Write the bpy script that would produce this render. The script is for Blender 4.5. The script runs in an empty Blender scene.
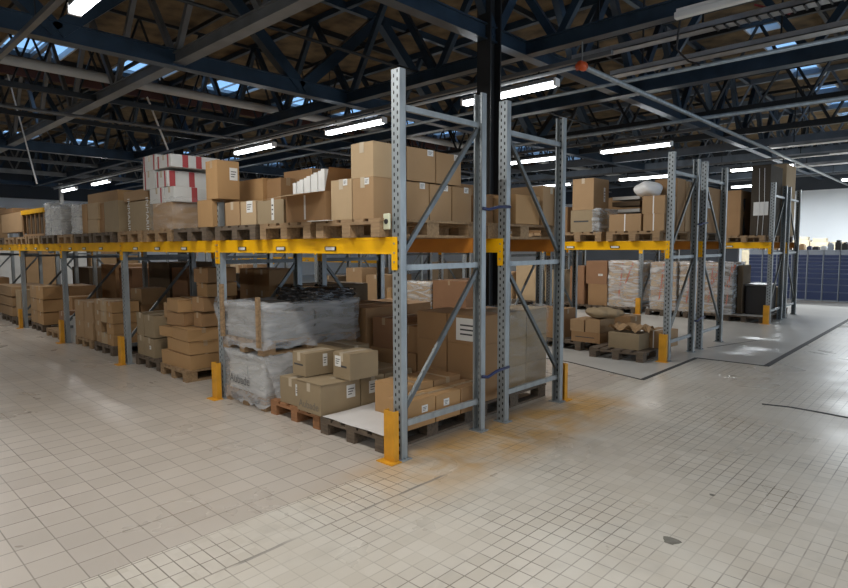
import bpy, bmesh, math, random
from mathutils import Vector, Matrix
random.seed(7)
scene = bpy.context.scene
COL = scene.collection
# ------------------------------------------------------------------ camera
CAM = Vector((3.1673, -3.0974, 1.6486)); YAW = 2.328; PITCH = -0.0801; ROLL = -0.0029; F = 588.69
dv = Vector((math.cos(YAW)*math.cos(PITCH), math.sin(YAW)*math.cos(PITCH), math.sin(PITCH)))
rv = Vector((math.sin(YAW), -math.cos(YAW), 0)); uv = rv.cross(dv)
r2 = rv*math.cos(ROLL)+uv*math.sin(ROLL); u2 = -rv*math.sin(ROLL)+uv*math.cos(ROLL)
cam = bpy.data.cameras.new('camera'); co = bpy.data.objects.new('camera', cam); COL.objects.link(co)
M = Matrix((r2, u2, -dv)).transposed().to_4x4(); M.translation = CAM; co.matrix_world = M
cam.sensor_width = 36; cam.lens = F*36/848; cam.clip_end = 200
scene.camera = co
def at(px, py, ax, v):
    """Point on the plane ax = v seen at a photo pixel."""
    k = dv + r2*((px-424)/F) + u2*((294-py)/F); i = 'xyz'.index(ax)
    return CAM + k*((v-CAM[i])/k[i])

# ------------------------------------------------------------------ materials
def mat(name, col, rough=.7, metal=0, noise=0, nscale=6, bump=0, bscale=60, spec=.5, stretch=None, col2=None):
    m = bpy.data.materials.new(name); m.use_nodes = True
    n = m.node_tree.nodes; l = m.node_tree.links; b = n['Principled BSDF']
    b.inputs['Base Color'].default_value = (*col, 1); b.inputs['Roughness'].default_value = rough
    b.inputs['Metallic'].default_value = metal; b.inputs['Specular IOR Level'].default_value = spec
    tc = n.new('ShaderNodeTexCoord'); mp = n.new('ShaderNodeMapping'); l.new(tc.outputs['Object'], mp.inputs[0])
    if stretch: mp.inputs['Scale'].default_value = stretch
    if noise:
        t = n.new('ShaderNodeTexNoise'); t.inputs['Scale'].default_value = nscale; t.inputs['Detail'].default_value = 5
        l.new(mp.outputs[0], t.inputs[0])
        r = n.new('ShaderNodeValToRGB'); r.color_ramp.elements[0].position = .3; r.color_ramp.elements[1].position = .7
        c2 = col2 or tuple(c*(1-noise) for c in col)
        r.color_ramp.elements[0].color = (*c2, 1); r.color_ramp.elements[1].color = (*col, 1)
        l.new(t.outputs[0], r.inputs[0]); l.new(r.outputs[0], b.inputs['Base Color'])
    if bump:
        t2 = n.new('ShaderNodeTexNoise'); t2.inputs['Scale'].default_value = bscale; t2.inputs['Detail'].default_value = 3
        l.new(mp.outputs[0], t2.inputs[0]); bp = n.new('ShaderNodeBump'); bp.inputs['Strength'].default_value = bump
        bp.inputs['Distance'].default_value = .01; l.new(t2.outputs[0], bp.inputs['Height']); l.new(bp.outputs[0], b.inputs['Normal'])
    return m
def emis(name, col, s):
    m = bpy.data.materials.new(name); m.use_nodes = True; b = m.node_tree.nodes['Principled BSDF']
    b.inputs['Base Color'].default_value = (*col, 1)
    b.inputs['Emission Color'].default_value = (*col, 1); b.inputs['Emission Strength'].default_value = s
    return m
def mth(nt, op, a, b=None, c=None):
    x = nt.nodes.new('ShaderNodeMath'); x.operation = op
    for i, v in enumerate((a, b, c)):
        if v is None: continue
        if isinstance(v, (int, float)): x.inputs[i].default_value = v
        else: nt.links.new(v, x.inputs[i])
    return x.outputs[0]
CB = [mat('cardboard_tan', (.37,.235,.12), .8, noise=.12, nscale=3, bump=.05, bscale=25),
      mat('cardboard_brown', (.32,.185,.085), .8, noise=.12, nscale=3, bump=.05, bscale=25),
      mat('cardboard_dull', (.31,.235,.14), .8, noise=.14, nscale=3, bump=.05, bscale=25),
      mat('cardboard_orange', (.42,.25,.11), .8, noise=.1, nscale=3, bump=.05, bscale=25),
      mat('cardboard_pale', (.45,.325,.19), .8, noise=.12, nscale=3, bump=.05, bscale=25),
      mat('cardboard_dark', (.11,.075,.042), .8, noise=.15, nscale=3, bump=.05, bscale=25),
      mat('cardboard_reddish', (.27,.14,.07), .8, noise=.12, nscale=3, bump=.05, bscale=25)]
TAN, BROWN, DULL, ORANGE, PALE, DARK, RED = range(7)
LOOK = ['tan', 'brown', 'dull grey-brown', 'golden brown', 'pale', 'dark brown', 'reddish brown']
TAPE = mat('packing_tape', (.36,.26,.16), .3); TAPEW = mat('clear_tape', (.52,.44,.33), .25)
PAPER = mat('white_paper', (.72,.72,.7), .7, noise=.08, nscale=8)
INK = mat('black_ink', (.05,.05,.055), .7); REDINK = mat('red_print', (.36,.05,.055), .7)
WHITEBOX = mat('white_board', (.60,.60,.58), .6, noise=.1, nscale=4)
WOOD = mat('pallet_wood', (.36,.235,.125), .8, noise=.4, nscale=7, stretch=(1,6,6), bump=.15, bscale=30)
WOODR = mat('pallet_wood_orange', (.36,.17,.075), .8, noise=.35, nscale=7, stretch=(1,6,6), bump=.15, bscale=30)
WOODG = mat('pallet_wood_weathered', (.155,.115,.08), .85, noise=.5, nscale=7, stretch=(1,6,6), bump=.2, bscale=30)
WOODS = [WOOD, WOODG, WOOD, WOODR]
YEL = mat('yellow_paint', (.95,.50,.0), .38, noise=.12, nscale=5, bump=.03, bscale=12)
GUARD = mat('guard_yellow', (.74,.35,.02), .5, noise=.3, nscale=7)
ORB = mat('orange_paint', (.52,.19,.02), .5, noise=.15, nscale=5)
GALV = mat('galvanised_steel', (.36,.40,.42), .42, .4, noise=.3, nscale=14, stretch=(1,1,.3))
BLUE = mat('blue_truss_paint', (.034,.062,.098), .34, .35, noise=.45, nscale=3)
DKST = mat('dark_truss_paint', (.018,.021,.024), .5, .2, noise=.4, nscale=3)
GREY = mat('grey_truss_paint', (.19,.20,.21), .4, .4, noise=.3, nscale=3)
TRAY = mat('tray_steel', (.42,.43,.45), .4, .6, noise=.3, nscale=5)
WHITEP = mat('white_paint', (.55,.56,.56), .5, noise=.15, nscale=3)
DECK = mat('roof_deck', (.20,.135,.065), .95, noise=.7, nscale=2.6, bump=.4, bscale=14, col2=(.05,.034,.018))
WALLW = mat('white_wall', (.80,.83,.86), .8, noise=.06, nscale=1)
WALLD = mat('dark_wall_cladding', (.045,.055,.07), .7, noise=.3, nscale=1)
COLM = mat('column_paint', (.012,.013,.014), .6, noise=.4, nscale=4)
SLABM = mat('painted_slab', (.52,.51,.48), .30, noise=.16, nscale=1.6, bump=.03, bscale=30)
EDGEM = mat('slab_edge', (.05,.05,.05), .7, noise=.3, nscale=9)
BLK = mat('black_plastic', (.02,.02,.022), .5); NAVY = mat('navy_strap', (.015,.025,.09), .5)
CABB = mat('blue_drawer_enamel', (.03,.052,.14), .4, noise=.12, nscale=2)
CABG = mat('grey_cabinet_shell', (.32,.36,.42), .4); HANDLE = mat('drawer_handle', (.10,.13,.24), .4)
REDP = mat('orange_red_plastic', (.65,.10,.02), .4); PLASTW = mat('white_plastic', (.80,.80,.79), .35)
LITB = mat('wall_lit_truss_paint', (.17,.21,.26), .45, .2, noise=.3, nscale=3)  # truss blue lightened to stand for light off the white wall
TUBE = emis('lit_diffuser', (.93,.97,1.0), 9.0); TUBEOFF = mat('unlit_tube', (.75,.76,.76), .3)
SLEEVE = mat('grey_machine_cover', (.14,.145,.15), .35, noise=.4, nscale=4)
GREENBL = mat('grey_box_board', (.20,.205,.19), .6, noise=.2, nscale=4)
CREAM = mat('cream_goods', (.55,.47,.33), .6, noise=.3, nscale=5)

def film_mat(name, lo, hi, col=(.75,.77,.78), scale=(2,2,9)):
    m = bpy.data.materials.new(name); m.use_nodes = True; nt = m.node_tree; n = nt.nodes; l = nt.links
    b = n['Principled BSDF']; b.inputs['Base Color'].default_value = (*col,1); b.inputs['Roughness'].default_value = .22
    b.inputs['Specular IOR Level'].default_value = .8
    tr = n.new('ShaderNodeBsdfTransparent'); mx = n.new('ShaderNodeMixShader')
    tc = n.new('ShaderNodeTexCoord'); mp = n.new('ShaderNodeMapping'); mp.inputs['Scale'].default_value = scale
    mp.inputs['Rotation'].default_value = (.25,.2,0)
    l.new(tc.outputs['Object'], mp.inputs[0]); t = n.new('ShaderNodeTexNoise'); t.inputs['Scale'].default_value = 1.3; t.inputs['Detail'].default_value = 4
    t.inputs['Distortion'].default_value = .9; l.new(mp.outputs[0], t.inputs[0])
    mr = n.new('ShaderNodeMapRange'); mr.inputs[1].default_value = .35; mr.inputs[2].default_value = .68; mr.inputs[3].default_value = lo; mr.inputs[4].default_value = hi
    l.new(t.outputs[0], mr.inputs[0]); l.new(mr.outputs[0], mx.inputs[0]); l.new(tr.outputs[0], mx.inputs[1]); l.new(b.outputs[0], mx.inputs[2])
    bp = n.new('ShaderNodeBump'); bp.inputs['Strength'].default_value = .35; bp.inputs['Distance'].default_value = .02
    l.new(t.outputs[0], bp.inputs['Height']); l.new(bp.outputs[0], b.inputs['Normal'])
    l.new(mx.outputs[0], n['Material Output'].inputs[0]); return m
FILM = film_mat('stretch_film', .10, .62); FILMD = film_mat('dense_stretch_film', .22, .62, (.58,.59,.60)); FILML = film_mat('light_film', .03, .22)

def post_mat(name, base):
    """Galvanised steel with two staggered columns of punched slots down the narrow web."""
    m = base.copy(); m.name = name; nt = m.node_tree; n = nt.nodes; l = nt.links; b = n['Principled BSDF']
    src = b.inputs['Base Color'].links[0].from_socket
    tc = n.new('ShaderNodeTexCoord'); sp = n.new('ShaderNodeSeparateXYZ'); l.new(tc.outputs['Object'], sp.inputs[0])
    sn = n.new('ShaderNodeSeparateXYZ'); l.new(tc.outputs['Normal'], sn.inputs[0])
    X, Z = sp.outputs[0], sp.outputs[2]; masks = []
    for off, ph in ((-.019, 0), (.019, .5)):
        fz = mth(nt, 'SUBTRACT', mth(nt, 'FRACT', mth(nt, 'ADD', mth(nt, 'DIVIDE', Z, .06), ph)), .5)
        dz = mth(nt, 'MULTIPLY', fz, .06/.015); dx = mth(nt, 'DIVIDE', mth(nt, 'SUBTRACT', X, off), .0075)
        d = mth(nt, 'ADD', mth(nt, 'MULTIPLY', dz, dz), mth(nt, 'MULTIPLY', dx, dx)); masks.append(mth(nt, 'LESS_THAN', d, 1.0))
    f = mth(nt, 'MULTIPLY', mth(nt, 'MAXIMUM', *masks), mth(nt, 'GREATER_THAN', mth(nt, 'ABSOLUTE', sn.outputs[1]), .6))
    mx = n.new('ShaderNodeMix'); mx.data_type = 'RGBA'; l.new(f, mx.inputs[0]); l.new(src, mx.inputs[6]); mx.inputs[7].default_value = (.012,.012,.012,1)
    l.new(mx.outputs[2], b.inputs['Base Color']); return m
BRACE = mat('brace_steel', (.15,.165,.17), .38, .6, noise=.3, nscale=10)
POSTM = post_mat('punched_post_steel', GALV)

# ------------------------------------------------------------------ mesh helpers
def bx(bm, x0, x1, y0, y1, z0, z1):
    vs = [bm.verts.new(p) for p in ((x0,y0,z0),(x1,y0,z0),(x1,y1,z0),(x0,y1,z0),(x0,y0,z1),(x1,y0,z1),(x1,y1,z1),(x0,y1,z1))]
    for f in ((0,3,2,1),(4,5,6,7),(0,1,5,4),(1,2,6,5),(2,3,7,6),(3,0,4,7)): bm.faces.new([vs[i] for i in f])
    return vs
def bar(bm, a, b, w, h=None, up=(0,0,1)):
    """A rectangular bar from a to b."""
    h = h or w; a = Vector(a); b = Vector(b); d = (b-a).normalized(); u = Vector(up)
    if abs(d.dot(u)) > .98: u = Vector((0,1,0))
    s = d.cross(u).normalized()*(w/2); t = s.cross(d).normalized()*(h/2)
    vs = [bm.verts.new(p+q) for p in (a, b) for q in (-s-t, s-t, s+t, -s+t)]
    for f in ((0,1,2,3),(7,6,5,4),(0,4,5,1),(1,5,6,2),(2,6,7,3),(3,7,4,0)): bm.faces.new([vs[i] for i in f])
def tube(bm, pts, r, n=8):
    rings = []
    for i, p in enumerate(pts):
        p = Vector(p); d = (Vector(pts[min(i+1,len(pts)-1)])-Vector(pts[max(i-1,0)])).normalized()
        u = Vector((0,0,1)) if abs(d.z) < .9 else Vector((1,0,0)); s = d.cross(u).normalized(); t = s.cross(d)
        rings.append([bm.verts.new(p+s*r*math.cos(2*math.pi*k/n)+t*r*math.sin(2*math.pi*k/n)) for k in range(n)])
    for a, b in zip(rings, rings[1:]):
        for k in range(n): bm.faces.new((a[k], a[(k+1)%n], b[(k+1)%n], b[k]))
    bm.faces.new(rings[0][::-1]); bm.faces.new(rings[-1])
def obj(name, bm, m, parent=None, loc=None, bev=0, smooth=False):
    bmesh.ops.recalc_face_normals(bm, faces=bm.faces)
    me = bpy.data.meshes.new(name); bm.to_mesh(me); bm.free()
    for mm in (m if isinstance(m, (list, tuple)) else [m]): me.materials.append(mm)
    if smooth:
        for p in me.polygons: p.use_smooth = True
    o = bpy.data.objects.new(name, me); COL.objects.link(o)
    if parent: o.parent = parent
    if loc: o.location = loc
    if bev:
        b = o.modifiers.new('edge', 'BEVEL'); b.width = bev; b.segments = 2; b.limit_method = 'ANGLE'
    return o
def tag(o, label, cat, group=None):
    o['label'] = label; o['category'] = cat
    if group: o['group'] = group
    n = len(label.split())
    if n < 4 or n > 16: print('LABEL LENGTH', n, label)
    return o
def empty(name, loc=(0,0,0), rz=0):
    o = bpy.data.objects.new(name, None); COL.objects.link(o); o.location = loc; o.rotation_euler.z = rz
    o.empty_display_size = .1; return o
def struct(name, bm, m): o = obj(name, bm, m); o['kind'] = 'structure'; return o
def dup(o, parent=None):
    c = o.copy(); COL.objects.link(c); c.parent = parent
    for ch in o.children: dup(ch, c)
    return c
ORD = ['first','second','third','fourth','fifth','sixth','seventh','eighth','ninth','tenth','eleventh','twelfth']

# ------------------------------------------------------------------ rack geometry constants (metres)
L, D, T, B = 2.768, 1.047, 2.96, 1.723           # bay pitch, frame depth, post height, top of beam
ROW = [0.0, 1.35, 5.33, 6.68, 10.86, 12.21]       # front face of each of the six racks
RN = ['first rack', 'second rack', 'third rack', 'fourth rack', 'fifth rack', 'sixth rack']
PH = .144                                         # pallet height
UZ = B+PH                                         # top of a pallet that lies on the beams

# ------------------------------------------------------------------ floor
def floor_material():
    m = bpy.data.materials.new('floor_tiles'); m.use_nodes = True; nt = m.node_tree; n = nt.nodes; l = nt.links; b = n['Principled BSDF']
    tc = n.new('ShaderNodeTexCoord'); sp = n.new('ShaderNodeSeparateXYZ'); l.new(tc.outputs['Object'], sp.inputs[0]); X, Y = sp.outputs[0], sp.outputs[1]
    def line(v, pitch, org, w):
        f = mth(nt, 'FRACT', mth(nt, 'DIVIDE', mth(nt, 'SUBTRACT', v, org), pitch))
        d = mth(nt, 'MULTIPLY', mth(nt, 'MINIMUM', f, mth(nt, 'SUBTRACT', 1.0, f)), pitch)
        return mth(nt, 'LESS_THAN', d, mth(nt, 'MULTIPLY', w, .62))
    def cell(px, py, ox, oy):
        c = n.new('ShaderNodeCombineXYZ')
        l.new(mth(nt, 'FLOOR', mth(nt, 'DIVIDE', mth(nt, 'SUBTRACT', X, ox), px)), c.inputs[0])
        l.new(mth(nt, 'FLOOR', mth(nt, 'DIVIDE', mth(nt, 'SUBTRACT', Y, oy), py)), c.inputs[1])
        w = n.new('ShaderNodeTexWhiteNoise'); l.new(c.outputs[0], w.inputs['Vector']); return w.outputs['Value']
    def noise(s, det=4, dist=0, sc=None):
        t = n.new('ShaderNodeTexNoise'); t.inputs['Scale'].default_value = s; t.inputs['Detail'].default_value = det; t.inputs['Distortion'].default_value = dist
        src = tc.outputs['Object']
        if sc: mp = n.new('ShaderNodeMapping'); mp.inputs['Scale'].default_value = sc; l.new(src, mp.inputs[0]); src = mp.outputs[0]
        l.new(src, t.inputs[0]); return t.outputs[0]
    def mr(v, a, bb, c, d):
        x = n.new('ShaderNodeMapRange'); x.interpolation_type = 'SMOOTHSTEP'; l.new(v, x.inputs[0])
        for i, q in enumerate((a, bb, c, d)): x.inputs[i+1].default_value = q
        return x.outputs[0]
    def mix(f, a, c):
        x = n.new('ShaderNodeMix'); x.data_type = 'RGBA'
        l.new(f, x.inputs[0]) if not isinstance(f, float) else setattr(x.inputs[0], 'default_value', f)
        for i, q in ((6, a), (7, c)):
            if isinstance(q, tuple): x.inputs[i].default_value = (*q, 1)
            else: l.new(q, x.inputs[i])
        return x.outputs[2]
    big = mth(nt, 'MAXIMUM', line(X, .195, 0.01, .0065), mth(nt, 'MULTIPLY', line(Y, .195, -2.0, .0055), .85))
    strip = mth(nt, 'MAXIMUM', line(X, .13, 0.03, .0055), line(Y, .0795, -2.0, .0055))
    small = mth(nt, 'MAXIMUM', line(X, .0855, .425, .0055), line(Y, .1135, -.22, .0055))
    zA = mth(nt, 'LESS_THAN', X, .012); zB = mth(nt, 'LESS_THAN', X, .425)
    grout = mth(nt, 'ADD', mth(nt, 'MULTIPLY', big, zA), mth(nt, 'ADD', mth(nt, 'MULTIPLY', strip, mth(nt, 'MULTIPLY', mth(nt, 'SUBTRACT', 1.0, zA), zB)), mth(nt, 'MULTIPLY', small, mth(nt, 'SUBTRACT', 1.0, zB))))
    # grout shows strongly in places, worn away in others
    wear = mr(noise(1.1, 3, .6), .36, .64, .15, .9)
    grout = mth(nt, 'MULTIPLY', grout, mth(nt, 'MAXIMUM', wear, mth(nt, 'MULTIPLY', zA, .70)))
    tint = mix(zA, mix(cell(.0855, .1135, .425, -.22), (.55,.505,.43), (.62,.575,.50)), mix(cell(.195, .195, .01, -2.0), (.46,.41,.355), (.52,.465,.405)))
    c = mix(mr(noise(.55, 5, .8), .3, .8, 0, .35), tint, (.42,.385,.34))
    c = mix(mth(nt, 'MULTIPLY', mr(noise(3.2, 6, 1.2), .5, .95, 0, .4), mth(nt, 'SUBTRACT', 1.0, mth(nt, 'MULTIPLY', zA, .9))), c, (.235,.225,.21))
    # pale worn patches on the small tiles
    c = mix(mth(nt, 'MULTIPLY', mr(noise(.9, 4, 1.5), .4, .8, 0, .45), mth(nt, 'SUBTRACT', 1.0, zA)), c, (.64,.62,.56))
    # ochre stain along the rack ends
    sx = mth(nt, 'MULTIPLY', mr(X, -.30, .02, 0, 1), mr(X, .35, .9, 1, 0)); sy = mth(nt, 'MULTIPLY', mr(Y, -1.2, .7, 0, 1), mr(Y, 2.5, 3.3, 1, 0))
    st = mth(nt, 'MULTIPLY', mth(nt, 'MULTIPLY', sx, sy), mr(noise(2.5, 5, .8), .3, .6, .35, 1.0))
    c = mix(mth(nt, 'MULTIPLY', st, .85), c, (.50,.27,.055))
    c = mix(mth(nt, 'MULTIPLY', grout, .9), c, (.12,.10,.075))
    # dark joint seams
    def seam(v, p, w): return mth(nt, 'LESS_THAN', mth(nt, 'ABSOLUTE', mth(nt, 'SUBTRACT', v, p)), w)
    s1 = mth(nt, 'MULTIPLY', mth(nt, 'MULTIPLY', seam(mth(nt, 'ADD', X, mth(nt, 'MULTIPLY', noise(2.0, 2), .05)), .45, .012), mr(noise(1.7, 3), .42, .55, 0, 1)), mth(nt, 'LESS_THAN', Y, .2))
    c = mix(mth(nt, 'MULTIPLY', s1, .6), c, (.16,.15,.14))
    l.new(c, b.inputs['Base Color'])
    l.new(mr(noise(1.3, 5, .5), .3, .7, .26, .40), b.inputs['Roughness'])
    bp = n.new('ShaderNodeBump'); bp.inputs['Strength'].default_value = .25; bp.inputs['Distance'].default_value = .004
    l.new(mth(nt, 'SUBTRACT', mth(nt, 'MULTIPLY', noise(5.0, 2), .6), grout), bp.inputs['Height']); l.new(bp.outputs[0], b.inputs['Normal'])
    return m
bm = bmesh.new(); bx(bm, -27, 9, -9, 24, -.1, 0); struct('floor', bm, floor_material())
# smooth painted slabs laid over the tiles in the aisles, each with a dark open joint along its edge
def poly_slab(name, pts, z0, z1, m):
    bm = bmesh.new(); lo = [bm.verts.new((x, y, z0)) for x, y in pts]; hi = [bm.verts.new((x, y, z1)) for x, y in pts]
    bm.faces.new(lo[::-1]); bm.faces.new(hi)
    for i in range(len(pts)): j = (i+1) % len(pts); bm.faces.new((lo[i], lo[j], hi[j], hi[i]))
    return struct(name, bm, m)
poly_slab('floor_slab', [(-26,4.6),(-4,4.42),(-1.05,4.36),(.20,3.96),(.19,5.9),(1.10,5.93),(1.10,17.3),(-26,17.3)], -.02, .004, SLABM)
for i, (a, b, w) in enumerate([((-4,4.42),(-1.05,4.36),.02), ((-1.05,4.36),(.20,3.96),.025), ((.20,3.96),(.19,5.9),.05), ((.19,5.9),(1.10,5.93),.03), ((1.10,5.93),(1.10,13.2),.07), ((.02,6.9),(.6,9.0),.015)]):
    bm = bmesh.new(); bar(bm, (*a, .0035), (*b, .0035), w, .006); struct('trim_%d' % (i+1), bm, EDGEM)
bm = bmesh.new(); g_ = [at(762,404,'z',.001), at(790,407,'z',.001), at(818,412,'z',.001), at(850,418,'z',.001)]
for p, q in zip(g_, g_[1:]): bar(bm, p, q, .045, .004)
struct('trim_7', bm, EDGEM)
# broken spots in the tiling
for px, py, rr, s in ((671,541,.055,1.5), (712,495,.02,1.5)):
    p = at(px, py, 'z', 0); bm = bmesh.new()
    vs = [bm.verts.new((p.x+rr*.8*math.cos(a)*(1+.3*math.sin(3*a)), p.y+rr*s*math.sin(a)*(1+.2*math.cos(2*a))*.6, .0022)) for a in [k*math.pi/7 for k in range(14)]]
    lo = [bm.verts.new((v.co.x, v.co.y, -.001)) for v in vs]; bm.faces.new(vs); bm.faces.new(lo[::-1])
    for k in range(14): bm.faces.new((lo[k], lo[(k+1) % 14], vs[(k+1) % 14], vs[k]))
    o = struct('floor_patch', bm, mat('worn_concrete', (.20,.19,.16), .8, noise=.3, nscale=20))

# ------------------------------------------------------------------ walls and roof
bm = bmesh.new(); bx(bm, -26.2, -26, -9, 24, 0, 3.7); struct('wall_left', bm, WALLW)
bm = bmesh.new(); bx(bm, -26.2, -25.95, -9, 24, 3.7, 6); struct('wall_left_cladding', bm, WALLD)
bm = bmesh.new(); bx(bm, -26, 9, 23.5, 23.7, 0, 3.75); struct('wall_back', bm, WALLW)
bm = bmesh.new(); bx(bm, -26, 9, 23.45, 23.7, 3.75, 6); struct('wall_back_cladding', bm, WALLD)
bm = bmesh.new(); bx(bm, -26, 9, -9.2, -9, 0, 6); struct('wall_front', bm, mat('grey_wall', (.22,.22,.22), .8))
bm = bmesh.new(); bx(bm, 9, 9.2, -9, 24, 0, 1.0); bx(bm, 9, 9.2, -9, 24, 3.6, 6); bx(bm, 9, 9.2, -9, -2, 1, 3.6); bx(bm, 9, 9.2, 14, 24, 1, 3.6); struct('wall_right', bm, WALLW)
bm = bmesh.new(); bx(bm, -10, -2.6, 17.9, 18.05, 0, 3.2); struct('wall_partition', bm, WALLD)
DZ = 5.8; KR = (DZ-CAM.z)/(5.1-CAM.z)
SX = lambda x: CAM.x+(x-CAM.x)*KR
SY = lambda y: CAM.y+(y-CAM.y)*KR
STRIPS = [(SX(-9.45), SX(-8.38)), (SX(.22), SX(.72)), (SX(-18.9), SX(-17.8)), (4.2, 5.0)]
holes = []
for si, (a, b) in enumerate(STRIPS):
    for k in range(-4, 13):
        y0 = .42 - .98 + 1.79*k if si != 1 else 10.36 + 1.79*(k-6) - .05
        y1 = y0 + (.98 if si != 1 else 1.05); y0, y1 = SY(y0), SY(y1)
        if y1 < 23.3 and y0 > -8.8 and b < 8.8: holes.append((a, b, y0, y1))
xs = sorted({-26.2, 9.0, *[q for h in STRIPS for q in h]})
bm = bmesh.new()
for xa, xb in zip(xs, xs[1:]):
    hs = sorted([h for h in holes if h[0] <= xa+.001 and h[1] >= xb-.001 and h[3] < 23.4 and h[2] > -8.9], key=lambda h: h[2])
    y = -9.0
    for h in hs: bx(bm, xa, xb, y, h[2], DZ, DZ+.12); y = h[3]
    bx(bm, xa, xb, y, 23.7, DZ, DZ+.12)
struct('ceiling', bm, DECK)
GLASS = bpy.data.materials.new('skylight_glass'); GLASS.use_nodes = True
_n = GLASS.node_tree.nodes; _t = _n.new('ShaderNodeBsdfTransparent'); _t.inputs[0].default_value = (.72,.84,.95,1)
_g = _n.new('ShaderNodeBsdfGlossy'); _g.inputs['Roughness'].default_value = .1; _mx = _n.new('ShaderNodeMixShader'); _mx.inputs[0].default_value = .08
for a_, b_ in ((_t.outputs[0], _mx.inputs[1]), (_g.outputs[0], _mx.inputs[2]), (_mx.outputs[0], _n['Material Output'].inputs[0])): GLASS.node_tree.links.new(a_, b_)
wi = 0
for h in holes:
    if h[3] > 23.4 or h[2] < -8.9: continue
    wi += 1; bm = bmesh.new(); bx(bm, h[0], h[1], h[2], h[3], DZ+.07, DZ+.08)
    w = struct('window_%d' % wi, bm, GLASS)
    bm = bmesh.new(); t = .035
    bx(bm, h[0], h[0]+t, h[2], h[3], DZ-.03, DZ+.1); bx(bm, h[1]-t, h[1], h[2], h[3], DZ-.03, DZ+.1)
    bx(bm, h[0], h[1], h[2], h[2]+t, DZ-.03, DZ+.1); bx(bm, h[0], h[1], h[3]-t, h[3], DZ-.03, DZ+.1)
    bx(bm, h[0], h[1], (h[2]+h[3])/2-.012, (h[2]+h[3])/2+.012, DZ+.02, DZ+.06)
    obj('window_frame', bm, WHITEP, w)
# downstand board and pipe beside the skylight strip
bm = bmesh.new(); bx(bm, SX(-9.75), SX(-9.68), -9, 23.4, DZ-.4, DZ); struct('trim_20', bm, mat('red_brown_board', (.10,.035,.022), .8, noise=.3, nscale=2))

CH = 4.2
def truss(axis, pos, a, b, w, h, m, label, panel=1.5, webw=.07, thin=False, top=DZ-.06, z=CH):
    """A roof truss: bottom chord, top chord and zigzag webs."""
    P = (lambda t, zz: (pos, t, zz)) if axis == 'y' else (lambda t, zz: (t, pos, zz))
    root = empty('roof_truss', P((a+b)/2, z)); o = Vector(P((a+b)/2, z))
    bm = bmesh.new(); bar(bm, Vector(P(a, z))-o, Vector(P(b, z))-o, w, h)
    if not thin:                                       # flanges of the rolled section
        bar(bm, Vector(P(a, z-h/2))-o, Vector(P(b, z-h/2))-o, w*1.7, .015)
        bar(bm, Vector(P(a, z+h/2))-o, Vector(P(b, z+h/2))-o, w*1.7, .015)
    obj('bottom_chord', bm, m, root)
    bm = bmesh.new(); bar(bm, Vector(P(a, top))-o, Vector(P(b, top))-o, w*.9, h*.6); obj('top_chord', bm, m, root)
    n = max(2, int((b-a)/panel)); s = (b-a)/n
    if thin:
        bm = bmesh.new()
        for i in range(n):
            t0 = a+i*s
            for q in ((P(t0, z), P(t0+s/2, top)), (P(t0+s/2, top), P(t0+s, z))): tube(bm, [Vector(q[0])-o, Vector(q[1])-o], webw/2, 5)
        obj('lattice', bm, m, root)
    else:
        for i in range(n):
            t0 = a+i*s
            for q in ((P(t0, z), P(t0+s/2, top)), (P(t0+s/2, top), P(t0+s, z))):
                bm = bmesh.new(); bar(bm, Vector(q[0])-o, Vector(q[1])-o, webw, webw*1.2); obj('web', bm, m, root)
    return tag(root, label, 'truss', 'roof trusses under the deck')
truss('y', at(406,0,'z',4.2).x, -1.2, 23.3, .09, .17, BLUE, 'blue painted roof truss crossing the aisles over the ends of the racks', 1.9, .10)
truss('y', at(0,19,'z',4.2).x, -4.3, 23.3, .10, .21, BLUE, 'dark blue roof truss over the open cartons and tall posts, with broad diagonal webs', 3.1, .15)
truss('y', -8.0, -6, 23.3, .05, .09, DKST, 'thin dark lattice truss just beyond the pale pipe, under the skylight', 1.1, .045, True)
truss('y', -10.3, -6, 23.3, .05, .09, DKST, 'thin dark lattice truss beyond the skylight strip', 1.1, .045, True)
truss('y', -14.3, -6, 23.3, .12, .24, BLUE, 'deep blue roof truss over the far bays of the first rack', 1.6, .09)
truss('y', -17.2, -6, 23.3, .05, .10, GREY, 'grey lattice truss past the deep blue truss', 1.2, .045, True)
truss('y', -20.4, -6, 23.3, .07, .14, GREY, 'grey lattice truss second before the white end wall', 1.3, .05, True)
truss('y', -24.5, -6, 23.3, .10, .16, BLUE, 'blue lattice truss standing against the white end wall', 1.6, .07, True)
truss('x', at(177,60,'z',4.2).y, -25, -.55, .10, .13, GREY, 'grey roof truss running along the front of the first rack', 2.2, .07)
truss('x', at(600,30,'z',4.2).y, -25, 3.2, .09, .16, BLUE, 'blue roof truss above the aisle light row', 2.0, .08)
truss('x', at(548,104,'z',4.2).y, -25, 3.4, .12, .22, BLUE, 'heavy dark blue truss over the fourth rack', 2.0, .08)
truss('x', 9.3, -25, 4, .10, .15, DKST, 'dark roof truss between the fourth and fifth racks', 1.6, .06, True)
truss('x', 11.6, -25, 4, .08, .13, DKST, 'dark roof truss over the fifth rack', 1.6, .06, True)
truss('x', 13.6, -25, 4.5, .12, .2, LITB, 'grey roof truss just past the sixth rack', 1.6, .06, True)
truss('x', 15.9, -25, 5, .12, .2, LITB, 'blue roof truss before the blue drawer cabinets', 1.6, .06, True)
truss('x', 18.2, -25, 5, .14, .2, LITB, 'grey roof truss above the blue drawer cabinets', 1.6, .06, True)
truss('x', 20.8, -25, 5, .14, .2, LITB, 'blue roof truss close to the bright white wall', 1.6, .06, True)
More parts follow.
